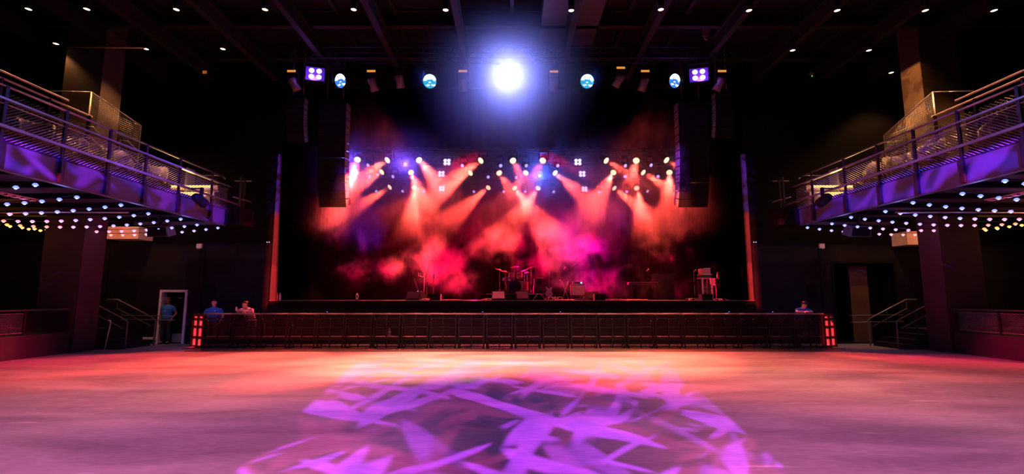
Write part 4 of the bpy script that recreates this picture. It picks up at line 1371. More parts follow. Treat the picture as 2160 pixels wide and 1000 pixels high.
cymbal('tall cymbal stand behind the two toms', 1085, RY + .5, 1.18, .2, -.2)
cymbal('slim chrome stand next to the floor tom with a small cymbal', 1106, RY - .35, .98, .16, -.25)
cymbal('slim short chrome stand with a small cymbal between two others', 1112, RY + .1, .92, .12, -.1)
cymbal('tallest chrome stand of the kit, at the guitar side', 1120, RY - .3, 1.1, .22, -.3, .018)
t = thing('drum_throne', 'round black drum stool behind the bass drum', 'stool', rz_(1090, RY + .75))
MB().lathe([(.15, .46), (.17, .5), (.16, .55), (.001, .56)], n=20).link('seat', TOLEX, t)
for k in range(3):
    a = 2 * PI * k / 3
    MB().tube((0, 0, .3), (math.cos(a) * .22, math.sin(a) * .22, .008), .012).link('leg', CHROME, t)
MB().tube((0, 0, .2), (0, 0, .47), .018).link('post', CHROME, t)
# side stack with red top
t = thing('speaker_stack', 'tall black speaker cabinet with a red-lit top beside the drum riser', 'loudspeaker', on(1138, 21.9))
MB().box((-.27, -.2, 0), (.27, .25, .62)).link('lower_cabinet', TOLEX, t)
MB().box((-.24, -.2, .62), (.24, .22, .96)).link('upper_cabinet', TOLEX, t)
MB().box((-.14, -.2, .965), (.15, .1, 1.0)).link('tray', mat('pink_tray', (.7, .4, .4), .4), t)
for z in (.31, .79):
    MB().lathe([(.13, 0), (.1, .03), (.001, .05)], Matrix.Translation((0, -.205, z)) @ Matrix.Rotation(PI / 2, 4, 'X'), n=20).link('cone', MATTE, t)
t = thing('folding_stand', 'pale A-shaped folding stand in front of the speaker stack', 'stand', on(1137, 19.6))
MB().tube((-.05, 0, .28), (-.24, 0, .01), .012).link('leg', GALV, t)
MB().tube((.05, 0, .28), (.24, -.05, .01), .014).link('leg', CHROME, t)
MB().tube((-.06, 0, .28), (.06, 0, .28), .012).link('crossbar', STEEL, t)
# X stand
t = thing('keyboard_stand', 'thin empty X-shaped keyboard stand beside the silver amplifier', 'stand', on(1193, 20.4))
MB().tube((-.15, .0, .8), (.13, .0, .02), .011).link('leg', GALV, t)
MB().tube((.13, .05, .8), (-.13, .05, .02), .011).link('leg', GALV, t)
for x in (-.14, .12):
    MB().tube((x, -.16, .012), (x, .2, .012), .012).link('foot', STEEL, t)
MB().tube((-.16, -.1, .81), (-.16, .2, .81), .012).link('top_bar', STEEL, t)
MB().ball((-.22, 0, .83), .03).link('clip', WHITE, t)
# bass amplifier
t = thing('bass_amplifier', 'silver-grilled bass amplifier with a blue power light, on a wheeled base', 'amplifier', on(1219, 20.3, ZS + .0))
MB().box((-.29, -.2, .19), (.29, .25, .63)).link('cabinet', TOLEX, t)
MB().box((-.27, -.215, .21), (.27, -.2, .61)).link('grille', mat('silver_grille', (.62, .55, .6), .5, .2), t)
hd = MB().box((-.2, -.15, .645), (.2, .15, .78)).link('head', mat('amp_head', (.6, .55, .55), .35, .4), t)
MB().box((-.15, -.158, .68), (.08, -.15, .74)).link('control_panel', STEEL, hd)
MB().ball((.13, -.155, .715), .026).link('power_light', glow('blue_power', (.15, .5, 1), 7), hd)
bs = MB()
bs.box((-.33, -.22, .05), (.33, .26, .08)).box((-.33, -.22, .155), (.33, -.19, .18))
for x in (-.3, -.22, .2, .28):
    bs.box((x - .02, -.23, .05), (x + .02, -.19, .18))
bs.link('dolly', CHROME, t)
for x in (-.27, .27):
    for y in (-.15, .2):
        MB().lathe([(.025, -.015), (.03, 0), (.025, .015)], Matrix.Translation((x, y, .03)) @ Matrix.Rotation(PI / 2, 4, 'Y'), n=12).link('wheel', BLACK, t)
for x in (-.22, .24):
    MB().ball((x, -.21, .6), .022).link('corner', CHROME, t)
# keyboard and dark upright case behind it
t = thing('stage_piano', 'long dark stage piano with a red-lit top edge', 'keyboard', on(1357, 21.2, ZS))
MB().box((-.65, -.16, .66), (.65, .16, .76)).link('body', TOLEX, t)
MB().box((-.63, -.165, .765), (.63, .0, .775)).link('key_strip', mat('key_ivory', (.6, .5, .5), .4), t)
for x in (-.45, .45):
    MB().tube((x, -.14, .65), (x, .2, .01), .016).link('leg', STEEL, t)
    MB().tube((x, .2, .65), (x, -.14, .01), .016).link('leg', STEEL, t)
t = thing('upright_case', 'tall plain black equipment case behind the stage piano', 'case', on(1400, 21.6))
MB().box((-.42, -.25, .03), (.42, .25, 1.12)).link('body', TOLEX, t)
MB().box((-.43, -.26, 1.12), (.43, .26, 1.15)).link('lid', STEEL, t)
for x in (-.36, .36):
    MB().box((x - .03, -.2, 0), (x + .03, .2, .03)).link('foot', STEEL, t)
# rack and desk at the side
t = thing('equipment_rack', 'tall red-lit open equipment rack near the side drape', 'rack', on(1489, 19.2))
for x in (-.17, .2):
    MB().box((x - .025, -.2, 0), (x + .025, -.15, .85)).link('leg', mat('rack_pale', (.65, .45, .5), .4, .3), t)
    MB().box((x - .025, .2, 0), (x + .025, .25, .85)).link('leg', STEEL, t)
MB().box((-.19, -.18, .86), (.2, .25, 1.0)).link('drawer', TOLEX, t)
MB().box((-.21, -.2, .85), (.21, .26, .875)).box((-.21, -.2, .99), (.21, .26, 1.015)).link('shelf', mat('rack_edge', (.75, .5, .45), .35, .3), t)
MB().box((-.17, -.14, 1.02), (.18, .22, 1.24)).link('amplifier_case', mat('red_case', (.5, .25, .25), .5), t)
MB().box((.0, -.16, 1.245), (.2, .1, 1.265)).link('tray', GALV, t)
u = MB()
for z in (.18, .3, .42, .55):
    u.box((-.14, -.16, z), (.17, -.13, z + .07))
u.link('rack_unit', TOLEX, t)
for z in (.22, .34, .46, .58):
    MB().ball((.0, -.17, z), .018).link('knob', GALV, t)
t = thing('side_desk', 'dark wheeled side-stage desk case beside the equipment rack', 'desk', on(1521, 19.9))
MB().box((-.3, -.25, .62), (.3, .3, .86)).link('case', TOLEX, t)
MB().box((-.31, -.26, .855), (.31, .31, .88)).box((-.31, -.26, .61), (.31, .31, .63)).link('edge', mat('desk_edge', (.35, .28, .3), .4, .5), t)
for x in (-.25, .25):
    for y in (-.2, .25):
        MB().box((x - .025, y - .025, 0), (x + .025, y + .025, .61)).link('leg', STEEL, t)
t = thing('laptop', 'open laptop tilted back on the side-stage desk', 'laptop', on(1523, 19.85, ZS + .881))
MB().box((-.16, -.11, 0), (.16, .11, .018)).link('base', GALV, t)
MB().box((-.16, -.005, 0), (.16, .005, .24), Matrix.Translation((.16, .1, .015)) @ Matrix.Rotation(R(65), 4, 'Z') @ Matrix.Rotation(R(-22), 4, 'X')).link('lid', mat('laptop_lid', (.55, .4, .4), .4), t)
bottle('pale bottle standing on the side-stage desk', tuple(on(1514, 19.7, ZS + .881)), 1.1)
# cables
CABLE = mat('cable_pale', (.6, .42, .3), .5)
random.seed(11)
def cable(label, px, Y, ln, loops, hgt=.02):
    p = on(px, Y, ZS + .012)
    pts = []
    n = 60
    for i in range(n):
        u = i / (n - 1)
        pts.append((ln * (u - .5) + .12 * math.sin(u * loops * 2 * PI), .16 * math.cos(u * loops * 2 * PI) + .05 * math.sin(u * 9), hgt * (.5 + .5 * math.sin(u * loops * 7.3)) + .0))
    o = MB().path(pts, .012, n=6).link('stage_cable', CABLE)
    o.location = p
    props(o, label, 'cable', 'loose cables on the stage floor')
for px, Y, ln, lp, hh, nm in ((1168, 19.2, .6, 5, .12, 'heaped cable lit orange below the violet-grey guitar'), (1300, 19.2, 1.3, 4, .03, 'long loose cable in front of the stage piano'), (1030, 19.0, .5, 3, .05, 'short coil of cable beside the orange-lit wedge'),
                              (900, 18.9, .5, 4, .05, 'tangle of cable under the microphone stands'), (1195, 19.0, .7, 3, .02, 'loose cable below the X-shaped stand'), (1518, 19.0, .8, 3, .05, 'loose cable below the side-stage desk'),
                              (1345, 18.9, .9, 3, .02, 'thin loose cable near the stage lip beyond the front fill speaker'), (952, 18.9, .8, 2, .02, 'loose cable on the lip beside the front fill speaker'), (1462, 19.2, .5, 2, .06, 'loose cable leading to the equipment rack')):
    cable(nm, px, Y, ln, lp, hh)
# ------------------------------------------------------------------ people
SKIN_L = mat('skin_light', (.62, .40, .31), .5, var=.05)
SKIN_D = mat('skin_deep', (.28, .15, .10), .5, var=.05)
HAIR = mat('dark_hair', (.015, .012, .012), .5)
BLUE_T = mat('blue_cotton', (.02, .19, .62), .8, scale=20)
GREY_T = mat('grey_cotton', (.62, .55, .56), .8, scale=20)
PANTS = mat('black_trousers', (.012, .012, .014), .8)
JEANS = mat('dark_trousers', (.06, .05, .06), .8)
EYE = mat('eye_white', (.7, .7, .7), .2)
def ell(c, rx, ry, ax=None, n=20):
    c = Vector(c)
    M = ax or Matrix.Identity(3)
    return [c + M @ Vector((math.cos(2 * PI * i / n) * rx, math.sin(2 * PI * i / n) * ry, 0)) for i in range(n)]
def limb(m, pts, rs, n=12):
    m.path(pts, rs, n=n)
    for p, r in zip(pts, rs):
        m.ball(p, r * .985, 12, 8)
def torso(m, rows, n=20):
    m.smooth = True
    rings = []
    for c, rx, ry, pitch in rows:
        rings.append(ell(c, rx, ry, Matrix.Rotation(pitch, 3, 'X'), n))
    m.loft(rings)
def remesh(o, v, smooth=6):
    r = o.modifiers.new('remesh', 'REMESH'); r.mode = 'VOXEL'; r.voxel_size = v; r.use_smooth_shade = True
    s = o.modifiers.new('smooth', 'SMOOTH'); s.factor = .5; s.iterations = smooth
    return o
def hand(m, w, d, up, curl, k=1.):
    """palm, four unequal fingers and a thumb; d = pointing, up = back of the hand; k = thumb side"""
    w, d, up = Vector(w), Vector(d).normalized(), Vector(up).normalized()
    x = d.cross(up).normalized() * k
    rings = []
    for t, hw, ht in ((0, .024, .018), (.03, .036, .016), (.075, .041, .014), (.095, .038, .012)):
        c = w + d * t
        rings.append([c + x * math.cos(a * PI / 6) * hw + up * math.sin(a * PI / 6) * ht for a in range(12)])
    if x.cross(up).dot(d) < 0:
        rings = [r[::-1] for r in rings]
    m.smooth = True
    m.loft(rings)
    for off, ln, base in ((.029, .068, .088), (.010, .078, .094), (-.010, .072, .091), (-.029, .056, .084)):
        p = w + d * base + x * off
        pts = [p - d * .012]
        a = 0
        for seg in (.42, .33, .25):
            a += curl
            dd = d * math.cos(a) - up * math.sin(a)
            p = pts[-1] + dd * ln * seg * 1.15
            pts.append(p)
        limb(m, pts, [.0098, .0094, .0086, .0078], 8)
    p = w + d * .025 + x * .03
    limb(m, [p, p + (d * .55 + x * .8 - up * .2).normalized() * .035, p + (d * .8 + x * .55 - up * .3).normalized() * .062, p + (d * .95 + x * .3 - up * .4).normalized() * .085], [.013, .0115, .0105, .009], 8)
def head_mesh(m, c, M):
    """skull with jaw, nose, lips, brow and ears; c = centre between the eyes' level and back, M = rotation (face looks -y)"""
    c = Vector(c); M = M.to_3x3()
    rows = [(-.115, .022, .030, -.052), (-.105, .038, .046, -.042), (-.08, .052, .066, -.022), (-.045, .062, .080, -.010), (0, .071, .092, 0), (.04, .075, .097, .004), (.075, .067, .086, .006), (.1, .045, .058, .006), (.112, .015, .02, .006)]
    m.smooth = True
    m.loft([[c + M @ Vector((math.cos(2 * PI * i / 20) * rx, math.sin(2 * PI * i / 20) * ry + oy, z)) for i in range(20)] for z, rx, ry, oy in rows])
    for q, r in (((0, -.098, -.028), (.015, .018, .012)), ((0, -.094, -.008), (.010, .014, .024)), ((0, -.086, .022), (.05, .012, .010)), ((0, -.084, -.062), (.023, .012, .008)),
                 ((-.074, .004, -.012), (.010, .02, .032)), ((.074, .004, -.012), (.010, .02, .032)), ((0, -.07, -.098), (.022, .02, .014))):
        m.ball(c + M @ Vector(q), r, 12, 8, M.to_4x4())
def hair_mesh(m, c, M, kind):
    c = Vector(c); M = M.to_3x3()
    m.smooth = True
    rows = [(-.02, .0745, .06, .045), (.02, .079, .078, .03), (.05, .080, .098, .012), (.08, .072, .092, .010), (.108, .05, .064, .008), (.122, .016, .02, .008)]
    if kind == 'bun':
        rows[0] = (-.06, .07, .05, .05)
    m.loft([[c + M @ Vector((math.cos(2 * PI * i / 20) * rx, math.sin(2 * PI * i / 20) * ry + oy, z)) for i in range(20)] for z, rx, ry, oy in rows])
    if kind == 'bun':
        m.ball(c + M @ Vector((0, .1, .07)), .045)
    if kind == 'full':
        m.ball(c + M @ Vector((0, .0, .085)), (.088, .1, .055), 16, 10)
        m.ball(c + M @ Vector((0, -.085, .07)), (.06, .03, .03), 12, 8)
    if kind == 'beard':
        m.ball(c + M @ Vector((0, -.055, -.105)), (.042, .04, .03), 12, 8)
def person(label, loc, rz, spec):
    t = thing('person', label, 'person', loc, (0, 0, rz))
    J = spec
    m = MB()
    torso(m, J['torso'])
    limb(m, [J['neck0'], J['neck1']], [.058, .052])
    Mh = J['headM']
    hc = Vector(J['head'])
    head_mesh(m, hc, Mh)
    for s, k in (('l', -1), ('r', 1)):
        sh, el, wr = J['sh' + s], J['el' + s], J['wr' + s]
        limb(m, [sh, Vector(sh).lerp(Vector(el), .5), el], [.044, .044, .038])
        limb(m, [el, Vector(el).lerp(Vector(wr), .35), wr], [.038, .039, .025])
        hd = J['hand' + s]
        hand(m, wr, hd[0], hd[1], hd[2], hd[3])
        hp, kn, an, to = J['hp' + s], J['kn' + s], J['an' + s], J['to' + s]
        limb(m, [hp, Vector(hp).lerp(Vector(kn), .5), kn], [.088, .072, .054])
        limb(m, [kn, Vector(kn).lerp(Vector(an), .35), an], [.052, .055, .036])
        limb(m, [an, to], [.04, .03])
    body = remesh(m.link('body', J['skin'], t), .0085, 3)
    # shirt
    m = MB()
    rows = [(c, rx + .02, ry + .02, p) for c, rx, ry, p in J['torso'][J.get('hem', 1):]]
    torso(m, rows)
    for s in 'lr':
        sh, el = Vector(J['sh' + s]), Vector(J['el' + s])
        e = sh.lerp(el, .62)
        m.path([sh, sh.lerp(el, .35), e], [.064, .062, .060], n=14)
        m.ball(sh - Vector((sh.x * .12, 0, .012)), .064, 14, 8)
    remesh(m.link('shirt', J['shirt'], t), .012, 4)
    if 'logo' in J:
        MB().ball(J['logo'], (.02, .008, .026)).link('shirt_print', WHITE, t)
    # trousers
    m = MB()
    torso(m, [(c, rx + .012, ry + .012, p) for c, rx, ry, p in J['torso'][:3]])
    for s in 'lr':
        hp, kn, an = [Vector(J[q + s]) for q in ('hp', 'kn', 'an')]
        limb(m, [hp, hp.lerp(kn, .5), kn, kn.lerp(an, .4), an + Vector((0, 0, .03))], [.1, .085, .07, .068, .06], 14)
    remesh(m.link('trousers', J['pants'], t), .012, 4)
    m = MB()
    hair_mesh(m, hc, Mh, J['hair'])
    m.link('hair', HAIR, t)
    for s in (-1, 1):
        e = hc + Mh.to_3x3() @ Vector((s * .031, -.083, .006))
        MB().ball(e, .0125, 10, 6).link('eye', EYE, t)
        MB().ball(hc + Mh.to_3x3() @ Vector((s * .031, -.0945, .006)), .006, 8, 6).link('iris', HAIR, t)
        MB().ball(hc + Mh.to_3x3() @ Vector((s * .031, -.0935, .027)), (.02, .006, .005), 8, 6).link('eyebrow', HAIR, t)
    for s in 'lr':
        an, to = Vector(J['an' + s]), Vector(J['to' + s])
        d = (to - an); d.z = 0; d.normalize()
        sx = Vector((-d.y, d.x, 0))
        g = MB(); g.smooth = True
        rings = []
        base = Vector((an.x, an.y, 0))
        for tt, hw, hh in ((-.07, .02, .05), (-.05, .038, .09), (.0, .044, .10), (.08, .046, .07), (.16, .044, .05), (.2, .02, .03)):
            c = base + d * tt
            rings.append([c + sx * hw, c + sx * hw * .9 + Vector((0, 0, hh * .6)), c + sx * hw * .4 + Vector((0, 0, hh)), c - sx * hw * .4 + Vector((0, 0, hh)), c - sx * hw * .9 + Vector((0, 0, hh * .6)), c - sx * hw])
        g.loft(rings)
        g.link('shoe', MATTE, t)
    return t
RX = lambda a: Matrix.Rotation(R(a), 4, 'X')
RZ = lambda a: Matrix.Rotation(R(a), 4, 'Z')
# everyone is built facing -y (the hall)
def stand_spec(**kw):
    J = dict(torso=[((0, .01, .84), .155, .105, 0), ((0, .01, .93), .17, .115, 0), ((0, 0, 1.04), .155, .108, 0), ((0, 0, 1.18), .165, .115, 0), ((0, .0, 1.32), .175, .112, 0), ((0, .01, 1.415), .13, .085, 0), ((0, .015, 1.465), .07, .06, 0)],
             neck0=(0, .015, 1.44), neck1=(0, -.005, 1.56), head=(0, -.015, 1.635), headM=RZ(0),
             shl=(-.175, .01, 1.385), shr=(.175, .01, 1.385), ell=(-.25, .03, 1.12), elr=(.25, .05, 1.12), wrl=(-.23, -.05, .88), wrr=(.215, -.02, .92),
             handl=((-.05, -.15, -1), (-1, 0, 0), .25, 1), handr=((-.25, -.15, -1), (1, -.1, 0), .5, -1),
             hpl=(-.09, .01, .9), hpr=(.09, .01, .9), knl=(-.10, -.01, .5), knr=(.10, -.01, .5), anl=(-.11, .03, .09), anr=(.11, .03, .09), tol=(-.13, -.12, .04), tor=(.13, -.12, .04),
             skin=SKIN_D, shirt=BLUE_T, pants=PANTS, hair='short')
    J.update(kw)
    return J
pd = P(355, 700, YW + .05)
t = person('person in a blue T-shirt standing in the white-framed doorway, hand at hip', (pd.x, YW - .1, 0), R(4),
           stand_spec(hair='beard', headM=RZ(-14), logo=(.0, -.135, 1.24), elr=(.30, .06, 1.14), wrr=(.215, -.06, .95)))
MB().ball((.24, -.1, .93), (.018, .014, .03)).link('keys', GALV, t)
# sturdy woman in blue, arms down at the rail
pw = P(452, 700, YBAR + .55)
person('person in a blue T-shirt standing upright behind the barrier, arms hanging', (pw.x, YBAR + .42, 0), R(12),
       stand_spec(skin=SKIN_L, pants=JEANS, hair='bun', headM=RZ(8), torso=[((0, .01, .80), .19, .135, 0), ((0, .01, .90), .21, .15, 0), ((0, 0, 1.02), .20, .15, 0), ((0, 0, 1.15), .205, .15, 0), ((0, .0, 1.26), .205, .14, 0), ((0, .01, 1.35), .15, .10, 0), ((0, .015, 1.405), .08, .07, 0)],
                  neck0=(0, .015, 1.37), neck1=(0, -.005, 1.48), head=(0, -.015, 1.555), logo=(.09, -.145, 1.27),
                  shl=(-.205, .01, 1.315), shr=(.205, .01, 1.315), ell=(-.31, .0, 1.08), elr=(.31, .02, 1.08), wrl=(-.26, -.12, .9), wrr=(.26, -.12, .9)))
def lean_spec(**kw):
    """bent forward, forearms on the rail (rail at 1.2 m, .5 m in front)"""
    J = dict(torso=[((0, .06, .84), .15, .105, 0), ((0, .04, .93), .165, .115, .1), ((0, -.02, 1.04), .155, .108, .45), ((0, -.1, 1.15), .165, .115, .55), ((0, -.19, 1.26), .185, .112, .6), ((0, -.25, 1.33), .15, .085, .6), ((0, -.28, 1.37), .07, .06, .6)],
             neck0=(0, -.26, 1.35), neck1=(0, -.335, 1.435), head=(0, -.375, 1.50), headM=RX(8),
             shl=(-.18, -.235, 1.315), shr=(.18, -.235, 1.315), ell=(-.27, -.36, 1.245), elr=(.27, -.36, 1.245), wrl=(-.02, -.47, 1.247), wrr=(.02, -.52, 1.26),
             handl=((1, -.12, .05), (0, -.2, 1), .45, 1), handr=((-1, -.12, .05), (0, -.2, 1), .45, -1),
             hpl=(-.09, .06, .9), hpr=(.09, .06, .9), knl=(-.10, .02, .5), knr=(.10, .06, .5), anl=(-.11, .08, .09), anr=(.11, .16, .09), tol=(-.13, -.07, .04), tor=(.13, .01, .04),
             skin=SKIN_L, shirt=GREY_T, pants=JEANS, hair='short')
    J.update(kw)
    return J
pl_ = P(526, 700, YBAR + .4)
t = person('person in a pale grey top leaning on the barrier, holding a white phone', (pl_.x, YBAR + .42, 0), R(-4),
           lean_spec(hair='bun', headM=RX(5) @ RZ(-12), skin=mat('skin_mid', (.5, .30, .22), .5), wrr=(-.10, -.52, 1.30), handr=((-1, -.1, .35), (0, -1, .1), .6, -1)))
MB().box((-.205, -.57, 1.29), (-.145, -.558, 1.42)).link('held_phone', WHITE, t)
pr = P(1687, 700, YBAR + .4)
person('lone person in a blue T-shirt leaning on the barrier with lowered head', (pr.x, YBAR + .42, 0), R(3),
       lean_spec(shirt=BLUE_T, pants=PANTS, hair='full', headM=RX(30), head=(0, -.385, 1.495), skin=mat('skin_fair', (.66, .42, .36), .5), logo=(.09, -.345, 1.27),
                 wrl=(-.03, -.47, 1.247), wrr=(.04, -.5, 1.262)))
# ------------------------------------------------------------------ light patterns, room light and added unseen lamps
def gobo(density=1.0, half=(1., 1.), soft=.03, seed=0., warm=None, floor_level=0., quad=None):
    """streaky pattern wheel in front of a lamp: rotated stretched noise bands inside a square gate"""
    def f(l):
        l.use_nodes = True
        nt = l.node_tree; N = nt.nodes.new; L = nt.links.new
        em = [n for n in nt.nodes if n.type == 'EMISSION'][0]
        tc = N('ShaderNodeTexCoord')
        sx = N('ShaderNodeSeparateXYZ'); L(tc.outputs['Normal'], sx.inputs[0])
        def M(op, a, b=None, c=None):
            n = N('ShaderNodeMath'); n.operation = op
            for i, q in enumerate((a, b, c)):
                if q is None: continue
                if isinstance(q, (int, float)): n.inputs[i].default_value = q
                else: L(q, n.inputs[i])
            return n.outputs[0]
        az = M('ABSOLUTE', sx.outputs['Z'])
        u = M('DIVIDE', sx.outputs['X'], az)
        v = M('DIVIDE', sx.outputs['Y'], az)
        cb = N('ShaderNodeCombineXYZ'); L(u, cb.inputs[0]); L(v, cb.inputs[1]); cb.inputs[2].default_value = seed
        acc = None
        for i, (ang, sxx, syy, w0, w1, g) in enumerate(((.5, 4, 17, .56, .61, .9), (-.75, 4.4, 21, .57, .62, .8), (1.95, 3.6, 15, .57, .63, .8), (1.2, 3, 11, .58, .64, .5))):
            mp = N('ShaderNodeMapping'); mp.inputs['Rotation'].default_value = (0, 0, ang)
            L(cb.outputs[0], mp.inputs['Vector'])
            m2 = N('ShaderNodeMapping'); m2.inputs['Scale'].default_value = (sxx * density, syy * density, 1); m2.inputs['Location'].default_value = (i * 3.7, i * 1.3, i * 5.1)
            L(mp.outputs[0], m2.inputs['Vector'])
            nz = N('ShaderNodeTexNoise'); nz.inputs['Scale'].default_value = 1; nz.inputs['Detail'].default_value = 1.0; nz.inputs['Distortion'].default_value = .25
            L(m2.outputs[0], nz.inputs['Vector'])
            mr = N('ShaderNodeMapRange'); mr.interpolation_type = 'SMOOTHSTEP'
            mr.inputs[1].default_value = w0; mr.inputs[2].default_value = w1; mr.inputs[3].default_value = 0; mr.inputs[4].default_value = g
            L(nz.outputs['Fac'], mr.inputs[0])
            acc = mr.outputs[0] if acc is None else M('MAXIMUM', acc, mr.outputs[0])
        acc = M('ADD', acc, floor_level)
        if quad:
            # framing shutters: between two lines in v, and between two values of u
            u0, u1, a0, b0, a1, b1 = quad
            lo = M('SUBTRACT', v, M('MULTIPLY_ADD', u, b0, a0))
            hi = M('SUBTRACT', M('MULTIPLY_ADD', u, b1, a1), v)
            for q in (lo, hi, M('SUBTRACT', u, u0), M('SUBTRACT', u1, q if 0 else u)):
                mr = N('ShaderNodeMapRange'); mr.interpolation_type = 'SMOOTHSTEP'
                mr.inputs[1].default_value = -soft; mr.inputs[2].default_value = soft; mr.inputs[3].default_value = 0; mr.inputs[4].default_value = 1
                L(q, mr.inputs[0])
                acc = M('MULTIPLY', acc, mr.outputs[0])
        for q, h in () if quad else ((u, half[0]), (v, half[1])):
            mr = N('ShaderNodeMapRange'); mr.interpolation_type = 'SMOOTHSTEP'
            mr.inputs[1].default_value = h; mr.inputs[2].default_value = h + soft; mr.inputs[3].default_value = 1; mr.inputs[4].default_value = 0
            L(M('ABSOLUTE', q), mr.inputs[0])
            acc = M('MULTIPLY', acc, mr.outputs[0])
        L(acc, em.inputs['Strength'])
    return f
def fixture_at_rear(x, y, z, d):
    return Vector((x, y, z)), Vector(d)
VIOLET = (.42, .04, .95)
# pattern heads on the rear of the hall: floor, both balcony fronts, stage portal
src = Vector((0, -4.6, 8.5))
tgt = Vector((0, 6.6, 0))
spot(src, tgt - src, 46000, VIOLET, 70, .2, .03, gobo(2.0, (.212, .22), .008, 1.))
spot(src, tgt - src, 9000, (.9, .06, .36), 70, .2, .03, gobo(1.7, (.212, .22), .008, 4., floor_level=.12))
SGN = 1
def shutters(loc, d, bl, br, tl, tr):
    inv = aim(d).to_3x3().inverted()
    def uv(p):
        q = inv @ (Vector(p) - Vector(loc))
        return SGN * q.x / abs(q.z), SGN * q.y / abs(q.z)
    b0, b1, t0, t1 = uv(bl), uv(br), uv(tl), uv(tr)
    kb = (b1[1] - b0[1]) / (b1[0] - b0[0]); kt = (t1[1] - t0[1]) / (t1[0] - t0[0])
    us = sorted((b0[0], b1[0], t0[0], t1[0]))
    lo, hi = (b0[1] - kb * b0[0], kb), (t0[1] - kt * t0[0], kt)
    if SGN < 0: lo, hi = hi, lo
    return us[0], us[-1], lo[0], lo[1], hi[0], hi[1]
def framed(a, b, watt, col, deg, pts, soft=.004, size=.04, **kw):
    d = b - a
    spot(a, d, watt, col, deg, .2, size, gobo(soft=soft, quad=shutters(a, d, *pts), **kw))
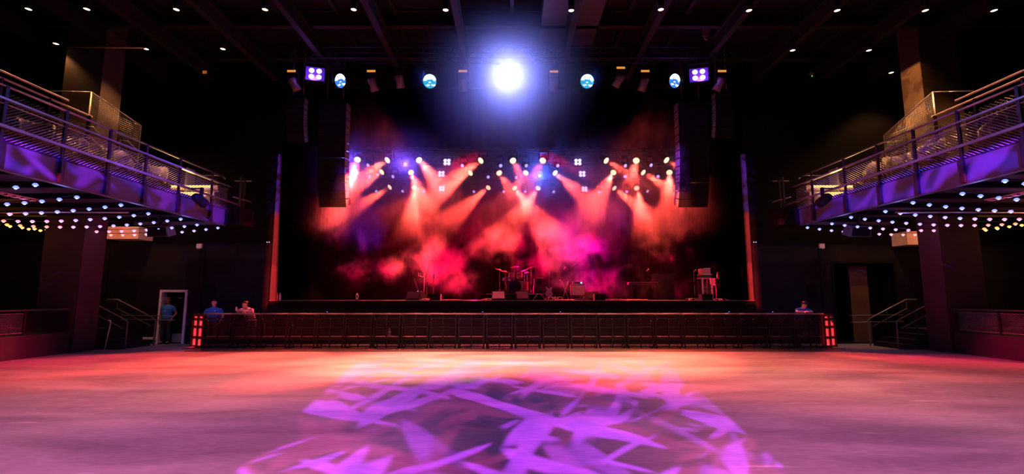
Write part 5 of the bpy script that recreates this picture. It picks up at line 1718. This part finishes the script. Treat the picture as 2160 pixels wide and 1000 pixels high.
for s in (-1, 1):
    # balcony fronts
    x = s * 10.2
    framed(Vector((s * -1.0, -4.6, 8.6)), Vector((x, 12.6, 5.1)), 190000, (.24, .02, 1), 60,
           ((x, 6.5, 4.31), (x, 17.1, 4.31), (x, 6.5, 4.92), (x, 17.1, 4.92)), density=3.2, seed=7. + s, floor_level=.02, size=.05)
    framed(Vector((s * .5, -4.6, 8.6)), Vector((x, 12.6, 5.1)), 80000, (.02, .025, 1), 60,
           ((x, 6.5, 4.31), (x, 17.1, 4.31), (x, 6.5, 4.92), (x, 17.1, 4.92)), density=2.4, seed=17. + s, size=.05)
    framed(Vector((s * 1.5, -4.6, 8.6)), Vector((x, 13.6, 5.1)), 42000, (.26, .03, 1), 60,
           ((x, 10.6, 4.9), (x, 17.1, 4.9), (x, 10.6, 6.0), (x, 17.1, 6.0)), density=1.3, seed=27. + s, size=.05, soft=.03)
    # portal trims: pattern above, unseen red lamp added below
    x = s * 9.15
    framed(Vector((s * -2.5, -4.6, 8.6)), Vector((x, 18.5, 5.6)), 110000, (.26, .04, 1), 22,
           ((x - .25, 18.5, 4.9), (x + .25, 18.5, 4.9), (x - .25, 18.5, 7.3), (x + .25, 18.5, 7.3)), soft=.012, density=9, seed=3. + s, floor_level=.06)
    framed(Vector((s * 2.0, 8.0, 9.8)), Vector((x, 18.5, 3.3)), 42000, (1, .035, .02), 34,
           ((x - .17, 18.5, 1.5), (x + .17, 18.5, 1.5), (x - .17, 18.5, 5.0), (x + .17, 18.5, 5.0)), soft=.008, density=.5, floor_level=1.)
    # inner ends of the loudspeaker arrays: pattern, and a red lamp added
    x = s * 6.3
    framed(Vector((s * -3.5, -4.6, 8.6)), Vector((x, 17.9, 6.2)), 170000, (.30, .05, 1), 22,
           ((x - .3, 17.9, 5.6), (x + .3, 17.9, 5.6), (x - .3, 17.9, 7.3 if s > 0 else 6.6), (x + .3, 17.9, 7.3 if s > 0 else 6.6)), soft=.01, density=9, seed=5. + s, floor_level=.2)
    framed(Vector((s * -4.0, 8.0, 9.8)), Vector((x, 17.9, 5.2)), 190000, (1, .10, .06), 22,
           ((x - .3, 17.9, 4.7), (x + .3, 17.9, 4.7), (x - .3, 17.9, 5.7 if s > 0 else 6.2), (x + .3, 17.9, 5.7 if s > 0 else 6.2)), soft=.012, density=.5, floor_level=1.)
    # crimson lamp without a fixture, added to colour the floor edge
    a = Vector((s * 1.0, 18.3, 7.4)); b = Vector((s * 12.9, 13.6, 0))
    spot(a, b - a, 16000, (1, .008, .10), 15, 1., .2)
    # unseen rose wash added to brighten the near floor
    a = Vector((s * 1.6, -1.0, 9.4)); b = Vector((s * 5.4, 5.6, 0))
    spot(a, b - a, 11500, (.80, .19, .50), 52, 1., .3)
    # blue wash on the lower front wall
    a = Vector((s * 8.0, 12.0, 9.5)); b = Vector((s * 10.3, 18.7, 3.2))
    spot(a, b - a, 260, (.14, .10, 1), 34, 1., .2)
    # unseen framed lamp added to turn the barrier ends red
    framed(Vector((s * 8.6, 1.5, 9.0)), Vector((s * 11.0, 17.1, .6)), 60000, (1, .03, .03), 12,
           ((s * 11.0 - .32, 17.15, .0), (s * 11.0 + .32, 17.15, .0), (s * 11.0 - .32, 17.15, 1.2), (s * 11.0 + .32, 17.15, 1.2)), soft=.002, density=.5, floor_level=1.)
    # cool key lamp, unseen, added to brighten the stewards
    a = Vector((s * 6.0, 5.0, 9.5)); b = Vector((s * 11.0, 18.0, 1.3))
    spot(a, b - a, 900, (.5, .33, 1), 19, .8, .1)
# unseen lamps added for the peach pool along the barrier and orange field
a = Vector((-1.6, 12.4, 9.9))
spot(a, Vector((-2.2, 13.4, 0)) - a, 18000, (1, .46, .23), 42, 1., .3)
a = Vector((2.4, 12.4, 9.9))
spot(a, Vector((2.6, 13.8, 0)) - a, 13000, (1, .44, .23), 44, 1., .3)
for s in (-1, 1):
    a = Vector((s * 4.4, 12.0, 9.9))
    spot(a, Vector((s * 6.0, 12.0, 0)) - a, 8000, (1, .19, .085), 62, 1., .3)
for s in (-1, 1):  # unseen red lamps added to light the barrier steps
    for q, w_ in ((.3, 4200), (1.3, 2600)):
        a = Vector((s * 5.5, 16.98, 9.7))
        spot(a, Vector((s * 5.0 * q, 17.1, 0)) - a, w_, (1, .07, .06), 34, .9, .1)
# reddish lamps without fixtures, added to light the stage floor and gear
for s in (-1, 1):
    for xa, xb, w_ in ((5.5, 1.6, 1500), (5.6, 4.4, 1500)):
        a = Vector((s * xa, 16.9, 9.7))
        spot(a, Vector((s * xb, 19.3, ZS)) - a, w_, (1, .06, .06), 30, .9, .1)
# warm light on the side of the tall pillar over the far balcony
x = 13.9
framed(Vector((11.3, 15.3, 10.15)), Vector((x, 16.0, 7.5)), 900, (1, .36, .08), 80,
       ((x, 15.62, 5.0), (x, 16.44, 5.0), (x, 15.62, 9.7), (x, 16.44, 9.7)), soft=.03, density=.5, floor_level=1.)
